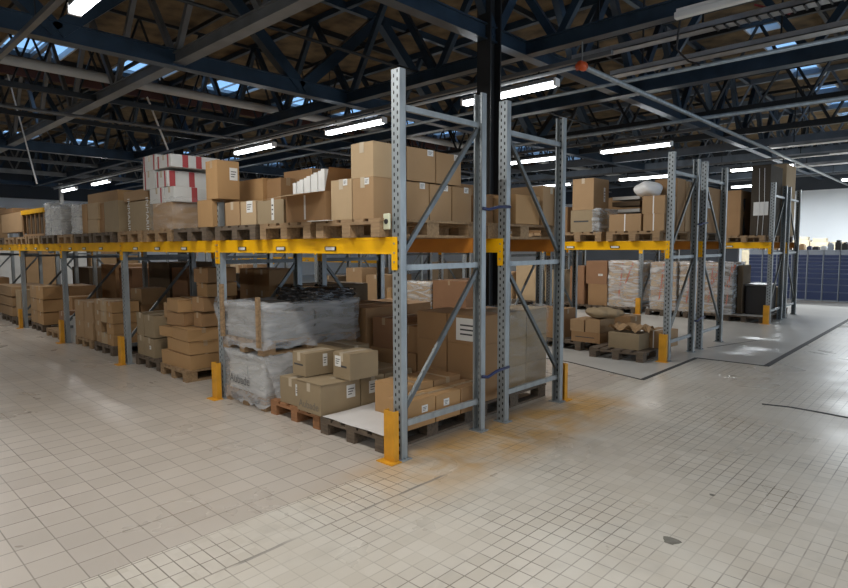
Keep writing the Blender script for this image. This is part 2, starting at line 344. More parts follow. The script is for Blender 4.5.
# purlins right under the deck
for i, px_ in enumerate([-2.9, -6.2, -11.9, .9, 2.4]):
    bm = bmesh.new(); bar(bm, (0,-8,0), (0,23,0), .06, .1)
    tag(obj('roof_purlin', bm, DKST, loc=(px_, 0, DZ-.05)), ['dark purlin between the two blue trusses','dark purlin over the red striped boxes','dark purlin beyond the skylight strip','dark purlin over the end of the racks','dark purlin over the tiled gangway'][i], 'purlin', 'purlins under the deck')
for i in range(9):
    bm = bmesh.new(); bar(bm, (-25,0,0), (8,0,0), .05, .07)
    y = [-3.2,-.4,2.2,5.0,7.9,10.4,12.6,14.8,17][i]
    tag(obj('deck_batten', bm, DKST, loc=(0, y, DZ-.12)), ['dark batten nailed under the deck, %s from the camera end' % ORD[i]][0], 'batten', 'battens under the deck')
# pale pipe under the skylight, hangers
def pipe(pts, r, m, label, name='ceiling_pipe'):
    bm = bmesh.new(); tube(bm, pts, r, 10); return tag(obj(name, bm, m, smooth=True), label, 'pipe', 'pipes under the roof')
pipe([(-7.55,-5,4.45),(-7.55,22,4.45)], .075, WHITEP, 'thick pale pipe running across below the skylight strip')
pipe([(-9.0,-5,4.05),(-9.0,22,4.05)], .03, GREY, 'thin grey pipe behind the thick pale pipe')
J = at(582,66,'y',3.55)
pipe([(-22,3.55,J.z),(J.x,3.55,J.z)], .022, WHITEP, 'thin pale conduit running above the near row of lights')
pipe([(J.x,J.y,J.z),(J.x,23,J.z)], .035, GALV, 'galvanised sprinkler pipe leaving the red joint')
pipe([(-20,5.0,3.95),(3,5.0,3.95)], .025, GALV, 'slim galvanised pipe above the aisle')
pipe([(-20,8.0,3.9),(3,8.0,3.9)], .03, GALV, 'slim galvanised pipe over the far side of the fourth rack')
pipe([(-3.3,-2,4.33),(-3.3,20,4.33)], .022, DKST, 'thin dark pipe between the two blue trusses')
pipe([(-5.9,-2,4.6),(-5.9,20,4.6)], .022, WHITEP, 'slim white pipe high up over the red striped boxes')
for i, (p, q, x) in enumerate([((7,72),(37,184),-12.5), ((147,97),(168,150),-9.6)]):
    bm = bmesh.new(); A_ = at(*p, 'x', x); B_ = at(*q, 'x', x); bar(bm, A_, B_, .05, .02)
    tag(obj('tie_rod', bm, PLASTW), ['long white tie rod hanging beyond the skylight strip', 'white tie rod over the red striped boxes', 'short white tie rod high over the dark blue truss', 'short pale tie rod beside the corner strip light'][i], 'tie rod')
r_ = empty('pipe_joint', J); tag(r_, 'orange red plastic joint at the end of the sprinkler pipe', 'pipe joint')
bm = bmesh.new(); tube(bm, [(0,-.05,0),(0,.05,0)], .055, 12); obj('collar', bm, REDP, r_, smooth=True)
bm = bmesh.new(); tube(bm, [(-.07,0,0),(.05,0,0)], .04, 12); obj('branch', bm, REDP, r_, smooth=True)
bm = bmesh.new(); bx(bm, -.006, .006, -.006, .006, .04, .3); obj('hanger_rod', bm, GALV, r_)
# cable trays
def tray(y, z, x0, x1, w, m, label, rungs=False):
    r = empty('cable_tray', ((x0+x1)/2, y, z)); l_ = (x1-x0)/2
    bm = bmesh.new(); bx(bm, -l_, l_, -w/2, w/2, 0, .012); bx(bm, -l_, l_, -w/2, -w/2+.01, 0, .07); bx(bm, -l_, l_, w/2-.01, w/2, 0, .07); obj('trough', bm, m, r)
    if rungs:
        for k in range(14):
            bm = bmesh.new(); bx(bm, l_-1.5+k*.11, l_-1.48+k*.11, -w/2, w/2, -.015, -.002); obj('rung', bm, DKST, r)
    for k in range(3):
        bm = bmesh.new(); x = -l_*.8+k*l_*.8; bx(bm, x, x+.02, -.01, .01, .012, DZ-z); obj('hanger_rod', bm, DKST, r)
    return tag(r, label, 'cable tray', 'cable trays over the aisle')
tray(at(700,32,'z',4.15).y, 4.15, -1.0, 2.3, .17, TRAY, 'grey cable tray with a laddered end over the tiled gangway', True)
tray(at(700,59,'z',4.15).y, 4.15, -.95, 3.4, .2, TRAY, 'plain grey cable tray, second over the aisle')
tray(12.9, 3.95, -.6, 4, .3, TRAY, 'wide grey cable tray past the fifth rack')
tray(15.0, 3.95, -.9, 4, .4, TRAY, 'wide grey cable tray before the drawer cabinets')
tray(17.2, 3.95, -1.2, 4, .45, TRAY, 'widest grey cable tray above the drawer cabinets')
# loose cables sagging over the trays
for i, (pts, lab) in enumerate([([(1.2,4.3,4.3),(1.5,4.5,4.18),(1.8,4.2,4.3),(2.1,4.5,4.2),(2.4,4.3,4.4)], 'red brown cable looping over the laddered tray'),
        ([(.55,3.9,4.2),(.5,3.95,3.9),(.62,4.0,3.75),(.75,4.0,3.68)], 'black cable hanging in a loop over the aisle')]):
    bm = bmesh.new(); tube(bm, pts, .012, 6); tag(obj('hanging_cable', bm, REDINK if i == 0 else BLK), lab, 'cable')

# ------------------------------------------------------------------ lights
def make_light():
    r = empty('strip_light'); 
    bm = bmesh.new(); bx(bm, -.76, .76, -.05, .05, .035, .085); obj('housing', bm, GREY, r, bev=.01)
    bm = bmesh.new(); bx(bm, -.74, .74, -.055, .055, -.03, .035); o = obj('diffuser', bm, TUBE, r); b = o.modifiers.new('edge', 'BEVEL'); b.width = .025; b.segments = 4
    for s in (-1, 1): bm = bmesh.new(); bx(bm, s*.76-.02, s*.76+.02, -.055, .055, -.028, .07); obj('end_cap', bm, PLASTW, r, bev=.01)
    for s in (-.5, .5): bm = bmesh.new(); bx(bm, s-.01, s+.01, -.01, .01, .085, .20); obj('clip', bm, DKST, r)
    return r
L0 = make_light(); used = False
LAMP = bpy.data.lights.new('tube_light', 'AREA'); LAMP.shape = 'RECTANGLE'; LAMP.size = 1.5; LAMP.size_y = .1; LAMP.energy = 43; LAMP.color = (1, .97, .92)
LAMPW = LAMP.copy(); LAMPW.energy = 240; LAMPW.color = (.9,.96,1)  # stronger light added to brighten the white back wall
rows = [(3.62, [-1.62,-4.83,-8.1,-11.3,-17.3,-20.5], 'near row over the first aisle'),
        (9.15, [-2.27,-4.9,-8.2,-11.4,-14.6,-17.8], 'second row, over the second aisle'),
        (14.6, [-1.2,-4.4,-7.6,-10.8], 'third row, past the sixth rack'),
        (19.6, [-2.6,.6,3.8], 'fourth row, behind the drawer cabinets'),
        (-1.32, [at(67,11,'z',3.7).x+.78,-10.9,-18.9,.9,3.9], 'partly added row over the front gangway'),  # last two added out of view to light the foreground floor
        (-5.6, [-8,-4,0,3.5,6.5], 'added unseen row over the open tiled floor')]  # unseen row, put in to brighten the foreground floor
for y, xs_, rn in rows:
    for i, x in enumerate(sorted(xs_)):
        o = L0 if not used else dup(L0); used = True; o.location = (x, y, 3.7)
        tag(o, 'lit white strip light, %s along the %s' % (ORD[i], rn), 'strip light', 'lit strip lights')
        la = bpy.data.objects.new('tube_light', LAMP); COL.objects.link(la); la.location = (x, y, 3.655)
        if y > 19: la.data = LAMPW
    if y != -5.6:
        r = empty('light_rail', (0, y, 3.92)); a, b = min(xs_)-2, max(xs_)+1.5
        bm = bmesh.new(); bx(bm, a, b, -.03, .03, -.02, .03); obj('rail', bm, GREY, r)
        for k in range(int((b-a)/3.2)): bm = bmesh.new(); bx(bm, a+1+k*3.2, a+1.012+k*3.2, -.006, .006, .03, 1.1); obj('hanger_rod', bm, DKST, r)
        tag(r, 'grey rail carrying the strip lights of the %s' % rn, 'light rail', 'rails carrying strip lights')
UL = at(675,20,'z',4.05); r = empty('unlit_light', (UL.x+.72, UL.y, 4.05)); tag(r, 'unlit white strip light hung high over the gangway', 'strip light')
bm = bmesh.new(); bx(bm, -.72, .78, -.04, .04, 0, .07); obj('diffuser', bm, TUBEOFF, r, bev=.012)
bm = bmesh.new(); bx(bm, -.7, .75, -.03, .03, .07, .1); obj('housing', bm, PLASTW, r)

# column
r = empty('steel_column', (at(489,100,'y',2.78).x, 2.78, 0)); tag(r, 'black steel column standing behind the end of the second rack', 'column')
bm = bmesh.new(); bx(bm, -.10, .10, -.11, -.09, 0, DZ); bx(bm, -.10, .10, .09, .11, 0, DZ); bx(bm, -.012, .012, -.10, .10, 0, DZ); obj('shaft', bm, COLM, r)
bm = bmesh.new(); bx(bm, -.2, .2, -.21, .21, 0, .02); obj('base_plate', bm, COLM, r)
bm = bmesh.new(); bx(bm, .0, .09, -.122, -.111, 1.95, 2.1); obj('paper_sign', bm, PAPER, r)
for x, y, l_ in ((-14.5, 4.9, 'dark steel column standing in the aisle far down the racks')  ,):
    r = empty('steel_column', (x, y, 0)); tag(r, l_, 'column'); bm = bmesh.new(); bx(bm, -.1, .1, -.1, .1, 0, DZ); obj('shaft', bm, COLM if x < 0 else WHITEP, r)
    bm = bmesh.new(); bx(bm, -.14, .14, -.14, .14, .004, .02); obj('base_plate', bm, COLM, r)

# ------------------------------------------------------------------ rack frames
def post_bm(sgn, T=T):
    """C-shaped upright 90 x 65 mm; web faces y- for sgn=1 and y+ for sgn=-1."""
    bm = bmesh.new(); t = .004; d = .065
    def q(y0, y1): return (min(y0*sgn, y1*sgn), max(y0*sgn, y1*sgn))
    bx(bm, -.045, .045, *q(0, t), 0, T)
    for s in (-1, 1):
        bx(bm, min(s*.045, s*(.045-t)), max(s*.045, s*(.045-t)), *q(t, d), 0, T)
        bx(bm, min(s*.045, s*.028), max(s*.045, s*.028), *q(d-t, d), 0, T)
    return bm
def make_frame(mirror=False, T=T):
    r = empty('rack_frame')
    f = obj('post', post_bm(1, T), POSTM, r); f.location = (-.045, 0, 0)
    k = obj('post', post_bm(-1, T), POSTM, r); k.location = (-.045, D, 0)
    for y in (.033, D-.033):
        bm = bmesh.new(); bx(bm, -.07, .07, -.055, .055, 0, .008); o = obj('foot_plate', bm, GALV, r); o.location = (-.045, y, 0)
        for s in (-1, 1): bm = bmesh.new(); tube(bm, [(-.045+s*.058, y, .008), (-.045+s*.058, y, .022)], .008, 6); obj('anchor_bolt', bm, GALV, r)
    fy = (lambda y: D-y) if mirror else (lambda y: y)
    for z in (.27, 1.49, 2.69) if T > 2.5 else (.27, 1.49):
        bm = bmesh.new(); bar(bm, (-.045, .06, z), (-.045, D-.06, z), .03, .045); obj('horizontal_brace', bm, GALV if T > 2.5 else BRACE, r)
    for a, b in ((.38, 1.44), (1.60, 2.66)) if T > 2.5 else ((.38, 1.44), (1.56, 2.08)):
        bm = bmesh.new(); bar(bm, (-.045, fy(.07), a), (-.045, fy(D-.07), b), .028, .036); obj('diagonal_brace', bm, BRACE, r)
    return r
FR = {}
FN = {0: 6, 1: 5, 2: 6, 3: 3, 4: 5, 5: 2}
for ri, y in enumerate(ROW):
    for k in range(FN[ri]+1):
        key = (ri % 2 == 1, k == 0)          # only the frames at the gangway are tall
        o = dup(FR[key]) if key in FR else make_frame(key[0], T if key[1] else 2.13); FR.setdefault(key, o); o.location = (-k*L, y, 0)
        tag(o, ('tall' if k == 0 else 'low')+' galvanised upright frame, %s along the %s counted from the gangway' % (ORD[k], RN[ri]), 'rack frame', 'upright frames of the pallet racks')
# beams
def make_beam(m, face):
    """face=-1: beam on the front (y-) side, connector plates outwards; 1: rear."""
    r = empty('rack_beam'); ln = L-.09; y0, y1 = (-.004, .042)
    bm = bmesh.new(); bx(bm, -ln, 0, y0, y1, -.13, 0); bx(bm, -ln, 0, y0-.003 if face < 0 else y1, y0 if face < 0 else y1+.003, -.022, -.002); obj('bar', bm, m, r, bev=.004)
    for x in (0, -ln-.06):
        bm = bmesh.new(); yy = -.010 if face < 0 else .042
        bx(bm, x, x+.06, yy, yy+.006, -.25, .0); o = obj('connector', bm, m, r)
        bm = bmesh.new()
        for z in (-.05, -.12, -.19): tube(bm, [(x+.03, yy-.004, z), (x+.03, yy+.01, z)], .008, 6)
        obj('connector_hooks', bm, GALV, o)
    if face < 0:
        for x in (-.75, -1.5, -2.2):
            bm = bmesh.new(); bx(bm, x-.075, x+.075, y0-.008, y0-.004, -.105, -.070); h = obj('label_holder', bm, BLK, r)
            bm = bmesh.new(); bx(bm, x-.06, x+.06, y0-.0095, y0-.008, -.100, -.075); obj('card', bm, PAPER, h)
    return r
BF = make_beam(YEL, -1); BR = make_beam(ORB, 1); bused = [False, False]
for ri, y in enumerate(ROW):
    for k in range(FN[ri]):
        for face in (0, 1):
            if face == 1 and k > 2: continue
            src = (BF, BR)[face]; o = src if not bused[face] else dup(src); bused[face] = True
            # outer beams of a back-to-back pair are yellow, inner ones face each other
            o.location = (-k*L-.09, y+(.0 if face == 0 else D-.04), B); o.location.x = -k*L-.09
            tag(o, '%s beam along the %s side, %s bay of the %s' % (('yellow', 'front', ORD[k], RN[ri]) if face == 0 else ('orange', 'rear', ORD[k], RN[ri])), 'rack beam', 'beams of the pallet racks')
# post guards
def make_guard():
    r = empty('post_guard'); bm = bmesh.new()
    bx(bm, -.055, .055, -.006, 0, .008, .40); bx(bm, -.055, -.049, 0, .05, .008, .40); bx(bm, .049, .055, 0, .05, .008, .40); obj('shield', bm, GUARD, r, bev=.002)
    bm = bmesh.new(); bx(bm, -.085, .085, -.06, .05, 0, .008); obj('base_plate', bm, GUARD, r); return r
G0 = make_guard(); gu = False
gl = [(0, k, 'post') for k in range(6)]+[(2, 0, ''), (4, 0, ''), (4, 1, '')]
for ri, k, _ in gl:
    o = G0 if not gu else dup(G0); gu = True; o.location = (-k*L-.06, ROW[ri]-.075, 0)
    tag(o, 'yellow steel guard at the foot of the %s front post of the %s' % (ORD[k], RN[ri]), 'post guard', 'yellow post guards')
o = dup(G0); o.location = (.0-.04, ROW[1]+D+.075, 0); o.rotation_euler.z = math.pi
tag(o, 'yellow steel guard at the rear foot of the second rack end frame', 'post guard', 'yellow post guards')
# straps tying the back-to-back frames together
for ri in (0, 2):
    for z in (.52, 2.0):
        bm = bmesh.new(); pts = [(.012, ROW[ri]+D-.06, z-.02), (.03, ROW[ri]+D, z-.03), (.02, ROW[ri]+D+.15, z), (.02, ROW[ri+1]+.03, z+.01)]
        tube(bm, pts, .014, 8); bmesh.ops.translate(bm, verts=bm.verts, vec=(0,0,0))
        tag(obj('tie_strap', bm, NAVY, smooth=True), 'navy strap tying the %s to the %s at %s height' % (RN[ri], RN[ri+1], 'knee' if z < 1 else 'head'), 'strap')
# small tag clipped to the corner post
r = empty('hanging_tag', (-.10, -.03, 1.83)); tag(r, 'small pale tag with a black oval hanging on the corner post', 'tag')
bm = bmesh.new(); bx(bm, -.05, .02, -.008, .008, -.05, .07); obj('card', bm, mat('pale_green_plastic', (.6,.62,.45), .5), r, bev=.006)
bm = bmesh.new(); tube(bm, [(-.015, -.012, .01), (-.015, -.007, .01)], .02, 12); obj('emblem', bm, BLK, r)

# ------------------------------------------------------------------ pallets
def pallet_parts(parent, m, one=False):
    W_, Dp = .8, 1.2
    top = [(i*(W_-.14)/4) for i in range(5)]; res = []
    def emit(name, boxes):
        nonlocal bmA
        if one:
            for q in boxes: bx(bmA, *q)
        else:
            for q in boxes: b = bmesh.new(); bx(b, *q); obj(name, b, m, parent)
    bmA = bmesh.new() if one else None
    # top boards run the 1.2 m way in y; cross boards in x
    emit('deck_board', [(-W_/2+i*(W_-.13)/4, -W_/2+i*(W_-.13)/4+(.14 if i in (0,2,4) else .11), 0, Dp, .122, .144) for i in range(5)])
    emit('cross_board', [(-W_/2, W_/2, y, y+.145, .100, .122) for y in (0, .5275, 1.055)])
    emit('block', [(x, x+.10, y, y+.145, .022, .100) for x in (-.4, -.05, .3) for y in (0, .5275, 1.055)])
    emit('bottom_board', [(x, x+.10, 0, Dp, 0, .022) for x in (-.4, -.05, .3)])
    if one:
        o = obj('pallet', bmA, m); return o
PROTO = {}
def pallet(x, y, z, label, wood=0, rz=0, full=True, group='wooden pallets'):
    m = WOODS[wood]; key = (wood, full)
    if key in PROTO: o = dup(PROTO[key])
    elif full: o = empty('pallet'); pallet_parts(o, m)
    else: o = pallet_parts(None, m, True)
    if key not in PROTO: PROTO[key] = o
    o.location = (x, y, z); o.rotation_euler = (0, 0, rz)
    tag(o, label, 'pallet', group); return o

# ------------------------------------------------------------------ cartons
def carton_bm(w, d, h, sag=0, rnd=random):
    bm = bmesh.new(); g = .0025
    bx(bm, -w/2, w/2, 0, d, 0, h-.004)
    if w >= d: bx(bm, -w/2, w/2, 0, d/2-g, h-.004, h); bx(bm, -w/2, w/2, d/2+g, d, h-.004, h)
    else: bx(bm, -w/2, -g, 0, d, h-.004, h); bx(bm, g, w/2, 0, d, h-.004, h)
    if sag:
        for v in bm.verts:
            v.co.x += rnd.uniform(-sag, sag)*.5; v.co.z -= max(0, v.co.z/h)*rnd.uniform(0, sag)
    return bm
def carton(x0, x1, y0, d, z0, z1, look, label, m=None, tape=True, note=None, jit=.6, sag=0, group=None, name='carton', strap=False, mark=False):
    w = x1-x0; h = z1-z0; m = m or CB[look]
    o = obj(name, carton_bm(w-.006, d-.006, h-.001, sag), m, bev=.003 if d > .15 else 0)
    o.location = ((x0+x1)/2, y0, z0+.0005); o.rotation_euler.z = math.radians(random.uniform(-jit, jit))
    tag(o, label, 'box', group)
    if tape:
        bm = bmesh.new(); t = .0012; hw = .025
        if w >= d:
            bx(bm, -w/2-t+.002, w/2+t-.002, d/2-hw, d/2+hw, h-.0005, h+t)
            for s in (-1, 1): xa = s*(w/2-.0035); bx(bm, min(xa, xa+s*.002), max(xa, xa+s*.002), d/2-hw, d/2+hw, h-min(.08, h*.4), h)
        else:
            bx(bm, -hw, hw, -t+.002, d-.004, h-.0005, h+t); bx(bm, -hw, hw, -.0015, .0005, h-min(.08, h*.4), h)
        obj('tape', bm, TAPEW if look in (TAN, PALE, DULL) else TAPE, o)
    if note:                      # (face, u centre, z centre, width, height)
        for f, u, zc, lw, lh in (note if isinstance(note, list) else [note]):
            bm = bmesh.new()
            if f == 'f': bx(bm, u*w-lw/2, u*w+lw/2, -.0025, .0005, zc*h-lh/2, zc*h+lh/2)
            else: bx(bm, w/2-.0035, w/2-.0005, d/2+u*d-lw/2, d/2+u*d+lw/2, zc*h-lh/2, zc*h+lh/2)
            q = obj('paper_label', bm, PAPER, o); bm = bmesh.new()
            for k in range(3):
                zz = zc*h-lh/2+lh*(.25+.2*k)
                if f == 'f': bx(bm, u*w-lw*.35, u*w+lw*(.1+.12*k), -.0035, -.0024, zz, zz+lh*.07)
                else: bx(bm, w/2-.0006, w/2+.0006, d/2+u*d-lw*.35, d/2+u*d+lw*(.1+.12*k), zz, zz+lh*.07)
            obj('print', bm, INK, q)
    if strap:
        bm = bmesh.new(); bx(bm, -.008, .008, -.001, .001, 0, h); bx(bm, -.008, .008, -.001, d, h-.001, h+.001); obj('strap', bm, PLASTW, o)
    if mark:                      # band of printing round the middle of the front
        bm = bmesh.new(); bx(bm, -w*.35, w*.3, -.0012, .0008, h*.45, h*.52); obj('print', bm, INK, o)
    return o
def pbox(pl, pr, pt, z0, yf, d, look, label, zt=None, **k):
    """A carton whose front face spans the photo columns pl..pr and rises to the photo line pt, on the plane y = yf."""
    pm = pt+10
    a = at(pl, pm, 'y', yf); b = at(pr, pm, 'y', yf); z1 = zt if zt is not None else at((pl+pr)/2, pt, 'y', yf).z
    return carton(a.x, b.x, yf, d, z0, z1, look, label, **k), z1

def shell_film(x0, x1, y0, y1, z0, z1, m, label, seed=1, amp=.018, open_top=True, name='stretch_film', flare=0, seg=26):
    """Wrinkled film wound round a load."""
    rnd = random.Random(seed); bm = bmesh.new(); e = .012
    x0 -= e; x1 += e; y0 -= e; y1 += e
    per = [(x0,y0),(x1,y0),(x1,y1),(x0,y1)]; pts = []
    for i in range(4):
        a = per[i]; b = per[(i+1) % 4]
        for k in range(seg//2): t = k/(seg//2); pts.append((a[0]+(b[0]-a[0])*t, a[1]+(b[1]-a[1])*t))
    rows_ = 12; ring = []
    cx_, cy_ = (x0+x1)/2, (y0+y1)/2; wob = [rnd.uniform(-1, 1) for _ in pts]
    for j in range(rows_+1):
        t = j/rows_; z = z0+(z1-z0)*t; r = []
        for i, (x, y) in enumerate(pts):
            o_ = amp*(.5+.5*math.sin(i*1.7+j*1.1+wob[i]*2)+rnd.uniform(-.3, .3)); sx = (x-cx_); sy = (y-cy_); ll = math.hypot(sx, sy)
            f = 1+(max(0, o_)+flare*(abs(t-.5)*2)**3)/ll; r.append(bm.verts.new((cx_+sx*f, cy_+sy*f, z+(rnd.uniform(-1, 1)*.02 if j in (0, rows_) else 0))))
        ring.append(r)
    n_ = len(pts)
    for a, b in zip(ring, ring[1:]):
        for i in range(n_): bm.faces.new((a[i], a[(i+1) % n_], b[(i+1) % n_], b[i]))
    if open_top:
        cap = [bm.verts.new((cx_+(v.co.x-cx_)*.72, cy_+(v.co.y-cy_)*.72, z1+.01+rnd.uniform(0, .015))) for v in ring[-1]]
        for i in range(n_): bm.faces.new((ring[-1][i], ring[-1][(i+1) % n_], cap[(i+1) % n_], cap[i]))
    else: bm.faces.new(ring[-1])
    o = obj(name, bm, m, smooth=True); return tag(o, label, 'plastic film')

def stack(x0, x1, y0, z0, cols, layers, h, look, where, depth=.4, deep=1, tape=True, jit=.8, missing=(), looks=None, group=None, sag=0, **k):
    """Rows and layers of cartons; every one an object with its own label."""
    w = (x1-x0)/cols; LY = ['bottom layer','second layer','third layer','fourth layer','fifth layer','sixth layer']
    for j in range(layers):
        for i in range(cols):
            for q in range(deep):
                if (i, j) in missing or (q > 0 and j < layers-1 and i < cols-1): continue
                lk = (looks[(i+j*3+q) % len(looks)] if looks else look)
                pos = ORD[cols-1-i] if cols > 1 else ''
                lab = '%s carton, %s, %s%s%s' % (LOOK[lk], LY[j], (pos+' from the gangway, ') if pos else '', ('behind, ' if q == 1 else 'at the back, ' if q == 2 else ''), where)
                carton(x0+i*w, x0+(i+1)*w, y0+q*depth, depth, z0+j*h, z0+(j+1)*h, lk, lab, tape=tape, jit=jit, sag=sag, group=group, **k)

# ================================================================== LOADS
G = PH   # top of a pallet on the floor
# ---- first rack, floor level, end bay
pallet(-.62, -.0, 0, 'weathered pallet with a white sheet, behind the corner post', 1, math.radians(1.5))
bm = bmesh.new()
vs = [[bm.verts.new((-1.0+.79*i/8+.01*math.sin(j), .0+1.2*j/8, G+.012+(.003*math.sin(i*1.3+j) if 0 < i < 8 else .0))) for i in range(9)] for j in range(9)]
for j in range(8):
    for i in range(8): bm.faces.new((vs[j][i], vs[j][i+1], vs[j+1][i+1], vs[j+1][i]))
o = obj('cardboard_sheet', bm, mat('white_sheet', (.66,.64,.62), .6, noise=.05)); s_ = o.modifiers.new('thick', 'SOLIDIFY'); s_.thickness = .005; s_.offset = -1
tag(o, 'white board sheet laid over the weathered corner pallet', 'sheet')
z_ = G+.014
carton(-.375, -.135, .20, .34, z_, .395, ORANGE, 'golden brown carton at the front of the corner pallet, behind the yellow guard', note=('s', .1, .62, .07, .06))
carton(-.375, -.135, .55, .32, z_, .385, ORANGE, 'golden brown carton with a small label, second of three on the corner pallet', note=('s', -.1, .66, .07, .06))
carton(-.375, -.135, .88, .33, z_, .39, BROWN, 'plain brown carton, last of three along the corner pallet edge')
carton(-.78, -.40, .42, .38, z_, .44, ORANGE, 'wide golden brown carton on the inner half of the corner pallet')
carton(-.78, -.40, .81, .38, z_, .43, BROWN, 'brown carton behind the wide golden one on the corner pallet')
# ---- second pallet: taped cartons with notes
pallet(-1.49, .03, 0, 'orange stained pallet under the grey-brown cartons with white notes', 3)
nt = ('s', .1, .62, .12, .13)
a0 = at(277, 380, 'y', .02).x; a1 = at(296.5, 380, 'y', .0).x; a2 = at(320.5, 380, 'y', .0).x
carton(a0, a1, .05, .60, G, .40, DULL, 'grey-brown carton beside the film, lower layer, facing the gangway', note=('f', .35, .62, .07, .11))
carton(a1, a2, .0, .46, G, .42, DULL, 'wide grey-brown carton with faint lettering and a loose top flap', note=('s', .25, .62, .10, .12))
carton(a1, a2, .47, .30, G, .41, DULL, 'grey-brown carton with a white note, second along the side of its pallet', note=('s', .0, .62, .10, .12))
carton(a1, a2, .78, .38, G, .41, DULL, 'grey-brown carton with a white note, last along the side of its pallet', note=('s', .0, .7, .11, .12))
carton(a0, a1, .66, .5, G, .41, DULL, 'grey-brown carton behind the one beside the film')
bm = bmesh.new(); bx(bm, a1-.02, a2+.012, -.015, .44, .424, .428); q = obj('loose_flap', bm, CB[DULL]); q.rotation_euler = (math.radians(-1.5), 0, 0)
tag(q, 'loose cardboard flap lying on the lettered grey-brown carton', 'cardboard flap')
def lettering(text, loc, size, m, label, cat, rot=(math.pi/2, 0, 0), parent=None, name='printed_word'):
    c = bpy.data.curves.new(name, 'FONT'); c.body = text; c.size = size; c.align_x = 'CENTER'; c.align_y = 'CENTER'; c.extrude = .0004
    t = bpy.data.objects.new('tmp', c); COL.objects.link(t); bpy.context.view_layer.update()
    me = bpy.data.meshes.new_from_object(t.evaluated_get(bpy.context.evaluated_depsgraph_get())); bpy.data.objects.remove(t)
    o = bpy.data.objects.new(name, me); COL.objects.link(o); me.materials.clear(); me.materials.append(m); o.location = loc; o.rotation_euler = rot
    if parent: o.parent = parent
    else: tag(o, label, cat)
    return o
cart = [o for o in COL.objects if o.get('label') == 'wide grey-brown carton with faint lettering and a loose top flap'][0]
lettering('Aubade', (0, -.002, .07), .10, mat('grey_ink', (.17,.15,.12), .8), '', '', parent=cart)
pbox(292, 306, 352.5, .43, .10, .34, DULL, 'strapped grey-brown carton, upper layer, nearer the film wrapped load', note=('s', .15, .62, .05, .12), mark=True, jit=3)
pbox(332.5, 350.5, 353, .43, .28, .34, DULL, 'strapped grey-brown carton with a white note on its front corner, upper layer', note=('f', -.2, .66, .09, .10), mark=True, jit=3)
pbox(312, 343, 345, .43, .62, .36, DULL, 'grey-brown carton standing behind the two strapped ones', jit=2)
# ---- film wrapped double load
pallet(-2.36, .02, 0, 'pale pallet under the lower film wrapped crate', 2)
for i, (x0, x1) in enumerate([(-2.70,-2.34), (-2.33,-1.98)]):
    for j, (y0, d) in enumerate([(.04,.57), (.62,.56)]):
        carton(x0, x1, y0, d, G, .545, 0, 'white wrapped carton in the lower load, %s side, %s' % (('window','box pallet')[i], ('front','back')[j]), m=WHITEBOX, tape=False)
shell_film(-2.72, -1.96, .02, 1.20, .05, .56, FILMD, 'stretch film round the lower wrapped load beside the guard', 3, .010, flare=.02)
lettering('Aubade', (-2.40, -.018, .27), .13, INK, 'black printed word showing through the film of the lower load', 'lettering')
pallet(-2.36, .0, .565, 'pale pallet carrying the upper film wrapped load', 0)
zz = .565+PH
UPB = mat('grey_white_board', (.36,.36,.35), .6, noise=.2, nscale=4)
carton(-2.70, -2.36, .03, .6, zz, 1.05, 0, 'grey wrapped carton in the upper load, end with the wooden stake', m=UPB, tape=False)
carton(-2.35, -1.96, .03, .6, zz, .985, 0, 'grey wrapped carton in the upper load, above the box pallet', m=UPB, tape=False)
carton(-2.70, -1.96, .65, .54, zz, 1.05, 0, 'grey wrapped carton at the back of the upper load', m=GREENBL, tape=False)
shell_film(-2.72, -1.95, .02, 1.2, .62, 1.07, FILMD, 'stretch film round the upper wrapped load', 5, .012, flare=.03)
shell_film(-2.66, -2.0, .68, 1.16, 1.03, 1.19, film_mat('black_film', .8, 1, (.03,.03,.032)), 'black plastic film heaped on the back of the upper load', 9, .05, False)
for (x, y, z0, z1, l_) in ((-2.70, -.03, .70, 1.26, 'wooden stake at the guard side of the upper wrapped load'), (-1.95, -.05, .66, 1.16, 'wooden stake at the carton side of the upper wrapped load')):
    bm = bmesh.new(); bx(bm, -.022, .022, -.018, .018, z0, z1); tag(obj('wooden_stake', bm, WOOD, loc=(x, y, 0), bev=.002), l_, 'stake')
# trailing film between the two loads
bm = bmesh.new(); P_ = [[(-1.93+.10*j, -.0+.35*i/5*(j+1), .56-.2*j+.03*math.sin(i*2.1+j)) for i in range(6)] for j in range(3)]
V_ = [[bm.verts.new(p) for p in r] for r in P_]
for a, b in zip(V_, V_[1:]):
    for i in range(5): bm.faces.new((a[i], a[i+1], b[i+1], b[i]))
tag(obj('loose_film', bm, FILMD, smooth=True), 'loose film tail hanging from the wrapped load towards the cartons', 'plastic film')
bm = bmesh.new(); V_ = [[bm.verts.new((-2.80-.05*math.sin(j*1.4)-.02*i, -.05+.05*i, 1.12-.09*j)) for i in range(3)] for j in range(5)]
for a, b in zip(V_, V_[1:]):
    for i in range(2): bm.faces.new((a[i], a[i+1], b[i+1], b[i]))
tag(obj('loose_film', bm, FILM, smooth=True), 'ragged film end sticking out beside the second post', 'plastic film')

